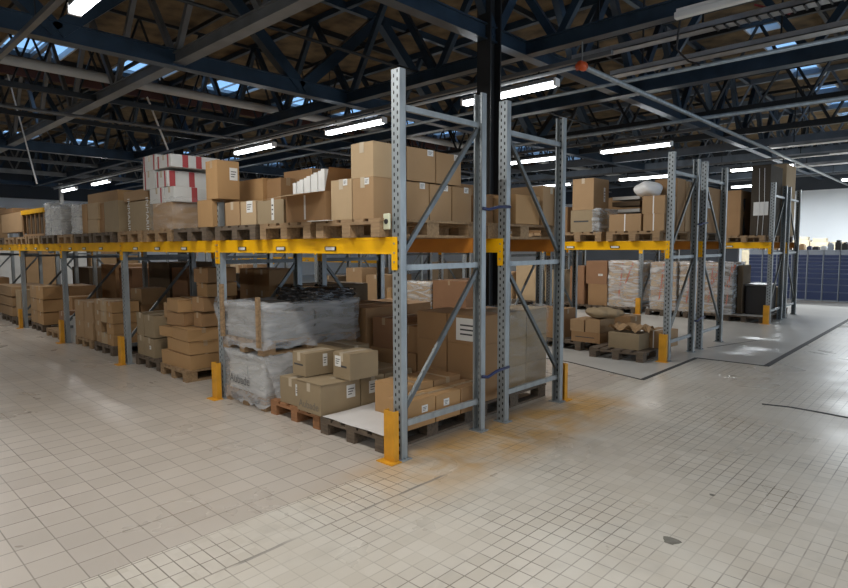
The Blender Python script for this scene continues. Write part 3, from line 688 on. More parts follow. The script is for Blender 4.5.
# ---- second bay, floor level
pallet(-4.20, .06, 0, 'brown pallet under the crushed golden cartons, beside the second guard', 0, math.radians(-2))
pallet(-5.10, .10, 0, 'brown pallet under the four grey-brown cartons, beside the third guard', 1)
Z = G
w_ = 'crushed stack beside the second guard'
for (x0, x1, y0, d, z0, z1, lk, j, l_) in [
    (-4.58,-3.80,.10,.42,Z,.33,ORANGE,2,'long sagging golden carton at the very bottom of the %s'), (-4.50,-3.82,.12,.42,.33,.49,ORANGE,-2,'golden carton bulging in the second layer of the %s'),
    (-4.72,-4.34,.14,.36,.49,.62,ORANGE,5,'small golden carton, third layer, aisle corner of the %s'), (-4.33,-3.84,.12,.40,.49,.65,ORANGE,-3,'wide golden carton, third layer of the %s'),
    (-4.55,-4.14,.18,.36,.65,.82,BROWN,6,'brown carton, fourth layer, overhanging in the %s'), (-4.05,-3.82,.28,.4,.66,.84,BROWN,-2,'brown carton, fourth layer, next to the post in the %s'),
    (-4.92,-4.64,.30,.3,.70,.91,TAN,8,'small tan carton pushed out of the %s'), (-4.70,-4.22,.20,.38,.82,.99,ORANGE,-8,'tilted golden carton, fifth layer of the %s'),
    (-4.10,-3.80,.30,.4,.85,1.03,BROWN,2,'brown carton, fifth layer, next to the post in the %s'), (-4.42,-4.10,.52,.4,.90,1.15,TAN,3,'tan carton, sixth layer of the %s'),
    (-4.08,-3.80,.36,.4,1.03,1.21,ORANGE,-3,'golden carton, sixth layer by the post, in the %s'), (-4.42,-4.12,.50,.4,1.15,1.36,TAN,-4,'upright tan carton crowning the %s'), (-4.10,-3.76,.34,.4,1.21,1.40,BROWN,4,'brown carton topping the post side of the %s'),
    (-4.58,-3.82,.60,.55,Z,.89,BROWN,0,'big brown carton hidden in the back of the %s')]:
    carton(x0, x1, y0, d, z0, z1, lk, l_ % w_, jit=1, sag=.02, tape=(z1-z0 < .3)).rotation_euler.z = math.radians(j)
for (x0, x1, z0, z1, l_) in [(-5.52,-5.28,Z,.42,'lower grey-brown carton by the third guard'), (-5.27,-4.94,Z,.41,'lower wide grey-brown carton beside the crushed stack'), (-5.52,-5.27,.42,.74,'upper grey-brown carton by the third guard'), (-5.26,-4.93,.42,.73,'upper wide grey-brown carton beside the crushed stack')]:
    carton(x0, x1, .14, .52, z0, z1, DULL, l_, jit=1.5, sag=.008, note=('f', .1, .5, .05, .05) if z0 < .3 and x0 > -5.3 else None)
for (x0, x1, z1, l_) in [(-5.51,-5.25,.70,'grey-brown carton behind, by the third guard'), (-5.24,-4.93,.70,'grey-brown carton behind, beside the crushed stack')]: carton(x0, x1, .68, .5, G, z1, DULL, l_)
# ---- third bay, floor level
pallet(-7.7, .08, 0, 'pallet under the large tan cartons, beside the fourth guard', 2, full=False); pallet(-6.75, .08, 0, 'pallet under the small tan cartons behind the third guard', 1, full=False)
for i in range(2): carton(-8.12+i*.44, -7.69+i*.44, .10, .5, G, .42, TAN, 'large tan carton, lower layer, %s' % ('by the fourth guard', 'beside the small ones')[i]); carton(-8.12+i*.46, -7.68+i*.46, .10, .5, .42, .76, TAN, 'large tan carton, upper layer, %s' % ('by the fourth guard', 'beside the small ones')[i])
stack(-7.18, -6.40, .12, G, 3, 4, .17, TAN, 'small cartons behind the third guard', .4, 1, jit=3, looks=[TAN, PALE, ORANGE], missing=[(1,1)], sag=.01)
carton(-7.1, -6.4, .54, .5, G, .75, BROWN, 'big brown carton behind the small tan ones of the third bay')
carton(-6.80, -6.40, .55, .4, .752, 1.0, TAN, 'tan carton standing high behind the third post', jit=3)
# ---- fourth bay, floor level
pallet(-10.5, .08, 0, 'pallet under the brown cartons beside the fifth guard', 1, full=False); pallet(-9.2, .02, 0, 'pale empty pallet beside the fourth guard', 2, full=False); 
stack(-10.95, -10.05, .10, G, 2, 3, .25, TAN, 'stack beside the fifth guard', .45, 1, looks=[TAN, ORANGE, PALE], sag=.02, jit=2)
stack(-10.95, -10.05, .56, G, 2, 3, .245, BROWN, 'rear stack by the fifth guard', .5, 1)
carton(-9.85, -9.5, .45, .4, G, .70, BROWN, 'tall brown carton behind the pale empty pallet'); carton(-9.45, -9.0, .60, .4, G, .5, BROWN, 'low brown carton at the back of the pale pallet')
carton(-8.85, -8.55, .05, .3, G, .52, RED, 'reddish carton leaning on the fourth post'); carton(-8.52, -8.2, .12, .3, 0.0, .45, 0, 'white carton standing on the floor by the fourth post', m=WHITEBOX, tape=False)
# ---- fifth and sixth bays, floor level
pallet(-12.9, .05, 0, 'pallet under the long tan bales, far down the first rack', 1, full=False); pallet(-11.75, .0, 0, 'empty dark pallet next to the fifth guard', 1, full=False)
for j in range(3): carton(-13.82, -12.25, .05, .8, G+j*.22, G+(j+1)*.22, TAN, 'long tan bale, %s layer, far down the first rack' % ('bottom','middle','top')[j], tape=False, sag=.03)
carton(-12.15, -11.75, .10, .5, G, .75, PALE, 'pale carton under a white cover near the fifth guard', tape=False, sag=.02)
pallet(-15.4, .05, 0, 'last pallet of the first rack floor level', 1, full=False); stack(-15.8, -15.0, .08, G, 2, 3, .25, BROWN, 'last floor stack of the first rack', .5)

# ---- upper pallets of the first rack
UP = {0: ['open flapped carton'], }
names = ['over the corner pallet', 'under the open flapped carton', 'beside the second post', 'under the tall golden cartons', 'under the red striped boxes', 'under the printed carton',
         'beside the white wrapped stack', 'under the mixed cartons', 'beside the fourth post', 'under the yellow crate', 'with white wrapped goods', 'beside the fifth post',
         'under the long tan box', 'far along, fifth bay', 'in the fifth bay, by the sixth post', 'in the last bay, near end', 'in the last bay, middle', 'in the last bay, far end']
for k in range(6):
    for q in range(3):
        x = -k*L-.09-.46-q*.885
        pallet(x, -.075, B, 'upper level pallet of the first rack, %s' % names[k*3+q], random.choice((0,0,2,1)), 0, k < 3)
Y0 = -.06
# end pallet, lower row seen from the front and from the side
x1_ = at(373.5, 200, 'y', Y0).x; x0_ = at(352.5, 200, 'y', Y0).x
zt = at(362, 177.5, 'y', Y0).z
carton(x0_, x1_, Y0, .33, UZ, zt, TAN, 'tan carton under the tall top one, front corner of the end pallet', note=[('f', .2, .9, .05, .05)])
pbox(331, 351.5, 179.5, UZ, Y0, .36, PALE, 'pale slightly bulging carton beside the open flapped one', jit=2, note=('f', .2, .92, .05, .05))
for i, (y0, d) in enumerate([(.28,.29), (.58,.28), (.87,.27)]):
    carton(x0_, x1_, y0, d, UZ, zt-.01, TAN, 'tan carton, lower row of the end pallet, %s from the front' % ORD[i+1], note=('s', .2, .92, .06, .05))
carton(x0_-.02, x1_-.005, Y0+.005, .36, zt, at(360, 142.5, 'y', Y0).z, PALE, 'tall pale carton on top of the end pallet, next to the corner post', tape=True)
carton(x0_, x1_, .31, .34, zt, zt+.27, TAN, 'tan carton behind the corner post, upper row', note=('s', .3, .9, .07, .05)); carton(x0_, x1_, .66, .33, zt, zt+.265, TAN, 'tan carton seen through the end frame, upper row', note=('s', .3, .9, .07, .05))
carton(x0_-.4, x0_-.02, .32, .4, UZ, zt, BROWN, 'brown carton hidden behind the pale bulging one'); carton(x0_-.4, x0_-.02, .74, .4, UZ, zt+.2, BROWN, 'taller brown carton at the back behind the pale bulging one')
# open flapped carton
xa = at(286, 205, 'y', Y0).x; xb = at(325, 205, 'y', Y0).x; zf = at(305, 193, 'y', Y0).z; dd = .55
r = empty('open_carton', ((xa+xb)/2, Y0, UZ+.001)); tag(r, 'open brown carton with raised flaps and white papers inside', 'box'); w = (xb-xa)/2; h = zf-UZ
bm = bmesh.new(); t = .006; bx(bm, -w, w, 0, t, 0, h); bx(bm, -w, w, dd-t, dd, 0, h); bx(bm, -w, -w+t, t, dd-t, 0, h); bx(bm, w-t, w, t, dd-t, 0, h); bx(bm, -w+t, w-t, t, dd-t, 0, t); obj('body', bm, CB[BROWN], r)
def flap(pts, m=CB[TAN]):
    bm = bmesh.new(); f = bm.faces.new([bm.verts.new(p) for p in pts]); bmesh.ops.solidify(bm, geom=[f], thickness=.005); return obj('flap', bm, m, r)
flap([(-w,0,h),(w,0,h),(w-.02,-.20,h-.035),(-w-.05,-.22,h-.055)], CB[PALE])
flap([(-w,dd,h),(w,dd,h),(w,dd+.03,h+.2),(-w,dd+.03,h+.2)]); flap([(w,0,h),(w,dd,h),(w+.06,dd,h+.2),(w+.06,0,h+.19)], CB[BROWN]); flap([(-w,0,h),(-w,dd,h),(-w-.2,dd,h+.03),(-w-.2,0,h+.01)], CB[PALE])
bm = bmesh.new(); bx(bm, -.012, .012, -.001, .0005, .02, h-.02); obj('printed_strip', bm, PAPER, r)
sheet = empty('paper_stack', (-.02+(xa+xb)/2, Y0+.05, UZ+h-.10)); tag(sheet, 'white corrugated papers standing in the open brown carton', 'paper')
for k in range(9):
    bm = bmesh.new(); x = -w+.03+k*(2*w-.1)/9; bx(bm, x, x+(2*w-.1)/9-.004, .02+.01*(k % 2), .40, 0, .21+.011*k); obj('sheet', bm, PAPER, sheet)
# third pallet of the end bay
pbox(240.5, 256, 201, UZ, Y0, .4, PALE, 'pale carton with a shipping label, between the second post and the open one', note=('f', .1, .75, .11, .11))
pbox(257, 284, 200, UZ, Y0, .4, DULL, 'dull carton with a dark strip beside the open flapped carton', note=('f', .1, .6, .04, .2))
pbox(225, 239.5, 202, UZ, Y0, .4, TAN, 'tan carton pressed against the second post, upper level', tape=True)
pbox(239, 263, 179.5, UZ, .40, .22, ORANGE, 'golden carton rising behind the labelled pale one', zt=None); pbox(264, 281, 178.5, UZ, .45, .19, BROWN, 'brown carton rising behind the dull one')
pbox(275, 287, 188, UZ, .85, .3, TAN, 'tan carton just behind the open flapped one')
pbox(284, 312, 170, UZ, .66, .35, BROWN, 'plain brown carton backing the raised flap')
# second bay upper
pbox(213, 224, 190, UZ, .26, .4, BROWN, 'brown carton deep beside the second post, behind the tall golden one')
_, zl = pbox(197.5, 212, 200, UZ, Y0, .24, ORANGE, 'golden carton under the tall one beside the second post')
pbox(205.5, 217, 160.5, zl, Y0+.0, .26, ORANGE, 'tall golden carton with a white sheet on its side', note=('s', .22, .66, .09, .13), tape=True)
def striped(pl, pr, pt, z0, y0, d, label, bands):
    a = at(pl, pt+12, 'y', y0).x; b = at(pr, pt+12, 'y', y0).x; z1 = at((pl+pr)/2, pt, 'y', y0).z
    o = carton(a, b, y0, d, z0, z1, 0, label, m=WHITEBOX, tape=True); wd = b-a; h = z1-z0
    for f, c in bands:
        bm = bmesh.new(); q = .035
        if f == 'f': bx(bm, c*wd-q/2, c*wd+q/2, -.0015, .0005, 0, h-.003)
        else: bx(bm, wd/2-.0035, wd/2-.0012, d*c-q, d*c+q, 0, h-.003)
        obj('red_stripe', bm, REDINK, o)
    return z1
zc = at(160, 203, 'y', Y0).z
carton(at(153, 215, 'y', Y0).x, at(172, 215, 'y', Y0).x, Y0, .9, UZ, zc, TAN, 'wide tan carton under the red striped boxes', tape=False)
z1 = striped(150, 164, 188, zc, Y0, .5, 'red striped white box, lowest layer, front', [('f', .3), ('s', .72)]); striped(165, 174, 186.5, zc, Y0, .5, 'red striped white box, lowest layer, post side', [('s', .5), ('s', .92)])
z2 = striped(143, 155, 171, z1, Y0, .5, 'red striped white box, middle layer, outer corner', [('f', -.3)]); striped(155.5, 167.5, 171, z1, Y0, .6, 'red striped white box, middle layer, beside the tall golden carton', [('f', -.3), ('f', .3), ('s', .1), ('s', .5)])
striped(143, 156, 155.5, z2, Y0, .5, 'red striped white box, top layer, outer corner', [('f', -.4), ('f', .35)]); striped(156.5, 171, 155, z2, Y0, .62, 'red striped white box, top layer, beside the tall golden carton', [('f', -.35), ('f', .3), ('s', .28), ('s', .55)])
shell_film(at(152, 215, 'y', Y0).x, at(180, 215, 'y', Y0).x, Y0, .8, UZ, UZ+.36, FILML, 'film hanging in folds under the red striped boxes', 21, .03)
pbox(104, 118.5, 201, UZ, Y0, .7, DULL, 'wrapped dull carton with printed white letters down its edges', tape=False)
ob = COL.objects[-1]
pbox(129, 149, 201, UZ, Y0, .7, DULL, 'second dull wrapped carton next to the film folds', tape=False)
for px in (131, 149.5):
    p = at(px-1, 218, 'y', Y0-.004)
    lettering('INMARIN', (p.x-.03, Y0-.006, (UZ+at(px,201,'y',Y0).z)/2), .115, PAPER, 'white printed letters running down the %s edge of the dull cartons' % ('middle' if px < 140 else 'outer'), 'lettering', rot=(math.pi/2, math.pi/2, 0))
_, zq = pbox(124, 148, 190, at(130,200.5,'y',Y0).z, Y0+.06, .5, TAN, 'low open tray carton lying on the dull printed cartons', tape=False)
pbox(88, 118, 192, UZ, .42, .5, ORANGE, 'long golden carton lying across at the back of the third bay', tape=False)
# third bay upper
_, zb = pbox(88, 98, 219.5, UZ, Y0, .4, PALE, 'small pale carton below the bright upright one'); pbox(87.5, 98, 203, zb, Y0, .4, PALE, 'bright pale upright carton in the third bay')
pbox(99, 104, 203, UZ, Y0+.03, .4, BROWN, 'narrow brown carton beside the bright upright one', tape=False); pbox(82, 87, 204, UZ, Y0+.03, .4, ORANGE, 'narrow golden carton next to the white wrapped stack', tape=False)
for (pl, pr, pt, l_) in ((71.5, 80, 204.5, 'white wrapped stack beside the golden strip'), (51, 61, 206, 'white wrapped stack behind the fourth post'), (45.5, 50.5, 203, 'bright white wrapped stack over the fourth bay')):
    _, q = pbox(pl, pr, pt+1, UZ, Y0, .44, 0, l_[:-0]+'' if False else 'white carton inside the '+l_, m=WHITEBOX, tape=False)
    a = at(pl, 215, 'y', Y0).x; b = at(pr, 215, 'y', Y0).x; shell_film(a+.015, b-.015, Y0+.01, .36, UZ, q+.01, FILM, 'film round the '+l_, pl, .02)
# fourth and fifth bays upper
r = empty('yellow_crate', (at(33, 225, 'y', Y0).x, Y0, UZ)); tag(r, 'low crate with a yellow rim and dark mesh sides', 'crate'); ww = (at(44,225,'y',Y0).x-at(23,225,'y',Y0).x)/2
bm = bmesh.new(); bx(bm, -ww, ww, 0, .6, .0, .04); 
for s in range(6): x = -ww+s*2*ww/5; bx(bm, x-.02, x+.02, 0, .02, .04, .42)
obj('body', bm, CB[BROWN], r); bm = bmesh.new(); bx(bm, -ww-.02, ww+.02, -.02, .62, .42, .50); obj('rim', bm, YEL, r); bm = bmesh.new(); bx(bm, -ww+.01, ww-.01, .05, .55, .04, .40); obj('contents', bm, CB[DARK], r)
pbox(1, 22.5, 213, UZ+.1, Y0, .8, TAN, 'long tan box far along the upper level', tape=False); pbox(-6, 13, 209.5, at(10, 213, 'y', .1).z, .1, .5, BROWN, 'small brown box lying on the long tan box')
stack(-15.8, -14.2, Y0, UZ, 3, 2, .38, TAN, 'upper level stack in the last bay', .5)

# ---- second rack (back to back with the first)
R2 = ROW[1]
stackname = 'large block stack in the end bay of the second rack'
pallet(-.66, R2-.07, 0, 'pallet under the large block stack in the end bay of the second rack', 1); pallet(-1.49, R2-.07, 0, 'second pallet of the second rack, floor level', 1)
hh = (.985-G)/3
for j in range(3):
    for q in range(3):
        nt_ = ('f', .2, .5, .34, .22) if (j == 2 and q == 0) else None
        carton(-.67, -.26, R2-.05+q*.40, .395, G+j*hh, G+(j+1)*hh, (BROWN if q == 0 else DULL), 'carton of the big block, %s layer, %s from the corner post%s' % (('bottom','middle','top')[j], ORD[q], ', with a white sheet' if nt_ else ''), note=nt_, tape=False, jit=.3)
    carton(-1.09, -.68, R2-.05, .5, G+j*hh, G+(j+1)*hh, BROWN, 'brown carton, %s layer, inner column of the big block' % ('bottom','middle','top')[j], tape=False)
carton(-1.09, -.68, R2+.47, .6, G, .95, BROWN, 'brown carton filling the back of the big block', tape=False)
shell_film(-.67, -.26, R2+.36, R2+1.14, .16, 1.0, FILML, 'thin clear film round the aisle half of the big block', 31, .008, seg=20)
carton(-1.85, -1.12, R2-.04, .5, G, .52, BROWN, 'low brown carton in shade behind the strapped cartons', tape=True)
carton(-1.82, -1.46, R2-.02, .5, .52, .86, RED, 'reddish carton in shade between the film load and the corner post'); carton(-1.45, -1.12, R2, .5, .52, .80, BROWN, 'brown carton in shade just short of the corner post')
pallet(-2.3, R2-.07, 0, 'third pallet of the second rack, floor level', 1, full=False); carton(-2.68, -1.9, R2-.05, 1.1, G, .95, BROWN, 'large brown carton behind the film wrapped loads')
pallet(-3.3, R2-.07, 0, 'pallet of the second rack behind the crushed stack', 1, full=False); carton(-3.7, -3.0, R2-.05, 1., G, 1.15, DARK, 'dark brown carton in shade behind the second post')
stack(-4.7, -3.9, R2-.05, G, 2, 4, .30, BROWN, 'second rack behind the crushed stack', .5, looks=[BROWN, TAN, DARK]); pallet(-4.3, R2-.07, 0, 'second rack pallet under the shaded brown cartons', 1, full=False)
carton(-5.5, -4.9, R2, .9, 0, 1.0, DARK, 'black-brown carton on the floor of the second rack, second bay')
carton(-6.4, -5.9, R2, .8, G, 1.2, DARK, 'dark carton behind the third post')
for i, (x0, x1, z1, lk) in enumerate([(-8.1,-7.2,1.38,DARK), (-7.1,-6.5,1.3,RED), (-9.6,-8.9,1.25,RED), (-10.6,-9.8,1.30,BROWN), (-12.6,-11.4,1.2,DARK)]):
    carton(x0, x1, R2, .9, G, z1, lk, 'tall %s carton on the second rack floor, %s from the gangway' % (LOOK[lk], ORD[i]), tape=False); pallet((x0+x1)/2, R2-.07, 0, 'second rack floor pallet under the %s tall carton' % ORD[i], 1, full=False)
# second rack upper
for k in range(5):
    for q in range(3): 
        if k < 3: pallet(-k*L-.09-.46-q*.885, R2-.075, B, 'upper level pallet of the second rack, %s from the gangway' % ORD[k*3+q], random.choice((0,1,2)), full=k < 1)
pbox(445.5, 457.5, 195, UZ, R2, .28, ORANGE, 'golden carton with a small label, seen through the end frame', note=('f', .1, .9, .09, .05)); pbox(458, 476, 195.5, UZ, R2, .28, BROWN, 'brown carton beside the small labelled one, seen through the end frame')
carton(-.38, -.10, R2+.30, .42, UZ, at(530, 195.5, 'x', -.10).z, ORANGE, 'golden brown carton with tape, between the upright frames', note=None)
carton(-.70, -.39, R2+.30, .42, UZ, UZ+.30, BROWN, 'brown carton behind the golden one, between the upright frames')
carton(-.62, -.10, R2+.78, .32, UZ, UZ+.40, TAN, 'tan carton at the aisle edge of the second rack end'); 
# small white bag on the upper pallet
bm = bmesh.new(); bmesh.ops.create_icosphere(bm, subdivisions=3, radius=.075)
for v in bm.verts: v.co *= 1+random.uniform(-.22, .22); v.co.z *= .55
tag(obj('plastic_bag', bm, PLASTW, loc=(at(466, 233, 'y', R2-.02).x, R2-.0, B+.03), smooth=True), 'crumpled white plastic bag tucked under the upper cartons', 'bag')
for i, (x0, x1, z1, lk) in enumerate([(-1.9,-1.1,2.35,BROWN), (-2.7,-2.0,2.3,TAN), (-3.8,-3.1,2.45,BROWN), (-4.7,-4.0,2.5,TAN), (-6.6,-5.9,2.5,ORANGE), (-7.6,-6.8,2.35,BROWN)]):
    carton(x0, x1, R2+.1, .9, UZ, z1, lk, 'large %s carton on the second rack upper level, %s from the end' % (LOOK[lk], ORD[i]))

# ---- third rack (across the aisle)
R3 = ROW[2]
for q in range(3): pallet(-.09-.46-q*.885, R3-.075, B, 'upper level pallet of the third rack, %s from the gangway' % ORD[q], (0,0,2)[q])
for k in range(1, 4):
    for q in range(3): pallet(-k*L-.09-.46-q*.885, R3-.075, B, 'upper level pallet of the third rack, %s bay, %s' % (ORD[k], ORD[q]), 1, full=False)
Y3 = R3-.06
_, za = pbox(570.5, 593, 210, UZ, Y3, .48, DULL, 'film banded carton under the tall taped one, third rack', tape=False, mark=True); pbox(572.5, 594, 178.5, za, Y3, .5, TAN, 'tall taped tan carton on top, third rack', note=[('s', .2, .5, .05, .22)])
pbox(609, 641, 214, UZ, Y3, .5, TAN, 'wide tan carton with a white strap, third rack', strap=True, tape=False)
_, zd = pbox(643, 664, 213.5, UZ, Y3, .45, TAN, 'tan carton with a white strap beside the third rack end post', strap=True, tape=False); pbox(642, 665, 195.5, zd, Y3, .42, TAN, 'strapped tan carton stacked on the lower one by the end post', strap=True, tape=False)
bm = bmesh.new(); bmesh.ops.create_icosphere(bm, subdivisions=4, radius=.25); rr = random.Random(4)
for v in bm.verts: v.co.x *= .8; v.co.y *= .8; v.co.z = v.co.z*.48; v.co *= 1+.06*math.sin(v.co.x*30+v.co.z*22)
p = at(648, 189, 'y', Y3+.2); tag(obj('plastic_bag', bm, PLASTW, loc=(p.x-.02, Y3+.27, p.z), smooth=True), 'white plastic bag bulging on top of the strapped cartons', 'bag')
shell_film(at(594, 200,'y',Y3).x, at(598,200,'y',Y3).x+.02, Y3+.0, Y3+.6, UZ, za, FILM, 'film tail beside the banded carton', 77, .02)
for j in range(5):
    bm = bmesh.new(); a = at(613, 185+j*8, 'y', Y3+.75).x; b = at(641, 185, 'y', Y3+.75).x; z = UZ+.12+j*.10; bx(bm, a, b, Y3+.72, Y3+1.1, z, z+.05+.02*(j % 2))
    tag(obj('flat_package', bm, WHITEBOX if j % 2 == 0 else CB[DARK]), '%s flat package, %s in the pile behind the wide strapped carton' % ('white' if j % 2 == 0 else 'dark', ORD[j]), 'package')
carton(-.44, -.10, R3+.42, .33, UZ, at(690, 180.5, 'x', -.10).z, BROWN, 'tall brown carton inside the third rack end frame', tape=False)
carton(-.44, -.10, R3+.77, .32, UZ, 2.62, TAN, 'tall tan carton behind the brown one in the third rack end frame')
stack(-2.7, -1.9, Y3+.5, UZ, 2, 2, .22, BROWN, 'rear of the third rack upper level', .5)
for k in range(1, 4): stack(-k*L-2.6, -k*L-.2, Y3, UZ, 4, 2, .30, TAN, 'third rack upper level, %s bay' % ORD[k], .7, looks=[TAN, BROWN, PALE], missing=[(k % 3, 1)])
# floor level
pallet(-.62, R3-.38, 0.004, 'loose slatted pallet with an opened carton, in front of the third rack end', 1, math.radians(3)); pallet(-1.75, R3-.06, 0.004, 'pallet under the banded cartons, third rack floor', 1)
g3 = G+.004
pl_ = pbox(608, 639, 333, g3, R3-.22, .36, DULL, 'opened grey-brown carton with torn flaps, third rack floor', tape=False, jit=1)
bm = bmesh.new(); rr = random.Random(3); nn = 12
V_ = [[bm.verts.new((at(606,333,'y',5.1).x+.58*i/nn, R3-.2+.42*j/6, g3+.30+.05*math.sin(i*1.2)*math.cos(j*1.7)+rr.uniform(-.015,.025))) for i in range(nn+1)] for j in range(7)]
for a, b in zip(V_, V_[1:]):
    for i in range(nn): bm.faces.new((a[i], a[i+1], b[i+1], b[i]))
tag(obj('torn_cardboard', bm, CB[TAN]), 'torn cardboard flaps spread over the opened carton', 'cardboard')
pbox(643, 664, 331, g3, R3+.16, .5, TAN, 'tan carton with a white strap behind the third rack guard', strap=True, tape=False, jit=3)
for j, (pt, l_) in enumerate([(334, 'lower'), (320, 'upper')]): pass
_, zz1 = pbox(571, 600, 332, g3, R3-.05, .5, BROWN, 'brown banded carton, lower layer, third rack floor', mark=True, tape=False); pbox(570, 584, 319.5, zz1, R3-.05, .5, TAN, 'tan carton, upper layer, aisle end of the banded ones', tape=False); pbox(585, 600, 319, zz1, R3-.05, .5, TAN, 'tan carton, upper layer, beside the torn one', tape=False)
carton(-2.35, -1.75, R3, .5, g3, .62, BROWN, 'brown carton behind the second rack end post, third rack floor')
bm = bmesh.new(); bmesh.ops.create_icosphere(bm, subdivisions=4, radius=.3); 
for v in bm.verts: v.co.z *= .28; v.co.y *= .7; v.co *= 1+.09*math.sin(v.co.x*19+v.co.y*31)
tag(obj('crumpled_wrapping', bm, CB[DULL], loc=(-1.05, R3+.1, .62), smooth=True), 'crumpled brown wrapping paper heaped on the banded cartons', 'wrapping'); 
carton(-1.35, -.8, R3+.52, .4, g3, .53, BROWN, 'brown carton carrying the crumpled wrapping, third rack floor')
# white wrapped load and large panel seen through the first rack
p0 = at(404, 300, 'y', Y3).x; p1 = at(430.5, 300, 'y', Y3).x; zt_ = at(418, 283, 'y', Y3).z
pallet((p0+p1)/2, R3-.07, 0.004, 'third rack pallet under the white wrapped load', 1, full=False); carton(p0, p1, Y3, .8, g3, zt_, PALE, 'pale carton inside the white wrapped load of the third rack', tape=False); shell_film(p0, p1, Y3, Y3+.8, g3, zt_+.02, FILM, 'white film round the pale load seen through the end frame', 55, .02)
p2 = at(466, 300, 'y', Y3).x; carton(p1+.06, p2, Y3, 1.0, g3, at(450, 281, 'y', Y3).z, RED, 'large reddish carton beside the white wrapped load', tape=True)
pallet((p1+p2)/2, R3-.07, 0.004, 'third rack pallet under the large reddish carton', 1, full=False)
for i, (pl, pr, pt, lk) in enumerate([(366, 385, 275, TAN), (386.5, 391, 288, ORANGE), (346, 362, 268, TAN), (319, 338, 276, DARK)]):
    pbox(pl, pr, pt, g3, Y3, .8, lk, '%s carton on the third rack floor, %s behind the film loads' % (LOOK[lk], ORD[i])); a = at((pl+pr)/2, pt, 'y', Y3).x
    if i not in (1, 2): pallet(a, R3-.07, .004, 'third rack floor pallet, %s behind the film loads' % ORD[i], 1, full=False)
# stacks deep behind, seen through bays two to four
stack(-13.2, -11.4, Y3, g3, 4, 3, .34, BROWN, 'third rack floor, fifth bay', .8, looks=[BROWN, DARK, PALE])
# cones and clutter under the beams of rack three: dark bins
# ---- fourth rack
R4 = ROW[3]
for q in range(3): pallet(-.09-.46-q*.885, R4-.075, B, 'upper level pallet of the fourth rack, %s from the gangway' % ORD[q], (1,0,1)[q])
carton(-.98, -.10, R4+.02, 1.05, UZ, at(726, 190, 'x', -.06).z, BROWN, 'very large brown carton at the end of the fourth rack', note=('s', -.05, .62, .2, .12), tape=False)
carton(-.9, -.5, R4+.2, .4, at(726, 190, 'x', -.06).z, at(726, 190, 'x', -.06).z+.12, 0, 'small white box with red print on the very large carton', m=WHITEBOX)
carton(-2.2, -1.1, R4+.1, 1.0, UZ, 2.5, TAN, 'large tan carton second along the fourth rack upper level')
# fourth rack floor level: wrapped goods with red straps
R5F = ROW[4]
for i, x in enumerate([-1.36,-2.24,-3.30,-4.14,-4.98,-6.1]): pallet(x, R5F-.07, .004, 'fifth rack floor pallet under the wrapped loads, %s from the black case' % ORD[i], 1, full=False)
REDT = mat('red_packing_tape', (.42,.13,.08), .4)
def redload(pl, pr, pt, y0, d, label, nx=2, ny=1, nz=4, m=None, z0=G+.004):
    a = at(pl, pt+20, 'y', y0).x; b = at(pr, pt+20, 'y', y0).x; z1 = at((pl+pr)/2, pt, 'y', y0).z
    if 'black case' in label: b = min(b, -.74)
    for i in range(nx):
        for j in range(nz): carton(a+i*(b-a)/nx, a+(i+1)*(b-a)/nx, y0, d, z0+j*(z1-z0)/nz, z0+(j+1)*(z1-z0)/nz, (PALE, TAN)[(i+j) % 2], 'pale carton, %s layer, %s column of the %s' % (('lowest','second','third','top')[j], ('inner','outer')[i] if nx > 1 else 'single', label), m=m, tape=False, jit=.3)
    f = shell_film(a, b, y0, y0+d, z0, z1, FILM, 'shiny film round the '+label, int(pl), .015)
    for k in range(2):
        bm = bmesh.new(); x = a+(b-a)*(.35+.35*k); bar(bm, (x-.1*k, y0-.014, z0+.2+.35*k), (x+.10, y0-.014, z1-.04), .03, .004, up=(0,1,0)); obj('red_tape', bm, REDT, f)
R5 = ROW[4]; Y5 = R5-.05
redload(609, 638, 261, Y5, .9, 'red taped load short of the far guard')
redload(651, 676, 262, Y5, .9, 'red taped load past the far guard')
redload(680, 700, 262, Y5, .9, 'red taped load behind punched posts')
redload(702, 721, 263, Y5, .9, 'tape crossed load between the grey posts')
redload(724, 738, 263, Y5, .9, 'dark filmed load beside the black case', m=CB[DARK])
_, zk = pbox(588, 607, 284, G+.004, Y5, .9, BROWN, 'brown carton with a red strap, lower, fifth rack', tape=False); pbox(586, 607, 261, zk, Y5, .9, RED, 'reddish brown carton stacked above, fifth rack', tape=False, note=('f', .2, .4, .12, .05))
pbox(570, 584, 266, G+.004, Y5, .9, RED, 'reddish carton behind the banded cartons, fifth rack')
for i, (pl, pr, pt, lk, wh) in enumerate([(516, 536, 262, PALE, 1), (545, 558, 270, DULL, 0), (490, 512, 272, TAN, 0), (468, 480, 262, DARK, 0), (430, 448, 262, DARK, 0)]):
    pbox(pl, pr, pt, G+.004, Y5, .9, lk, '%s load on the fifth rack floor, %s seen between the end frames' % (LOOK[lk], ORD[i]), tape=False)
# dark machine case and low platform at the fifth rack end
r = empty('machine_case', (-.335, R5+.25, .155)); tag(r, 'black boxy machine case standing on the last floor pallet', 'machine')
bm = bmesh.new(); bx(bm, -.22, .22, 0, .7, 0, .62); obj('body', bm, BLK, r, bev=.02); bm = bmesh.new(); bx(bm, -.23, .23, -.02, .72, .62, .66); obj('lid', bm, SLEEVE, r, bev=.01)
pallet(-.5, R5-.05, .004, 'pallet with a grey sheet under the black machine case', 1, full=False)
bm = bmesh.new(); bx(bm, -.93, -.12, R5-.1, R5+1.1, .149, .155); tag(obj('grey_sheet', bm, SLABM), 'grey sheet lying on the pallet under the black machine case', 'sheet')
bm = bmesh.new(); bx(bm, -.71, -.60, R5+.2, R5+.8, .155, 1.22); tag(obj('tall_case', bm, CB[DARK], bev=.01), 'tall narrow dark case beside the black machine case', 'case')
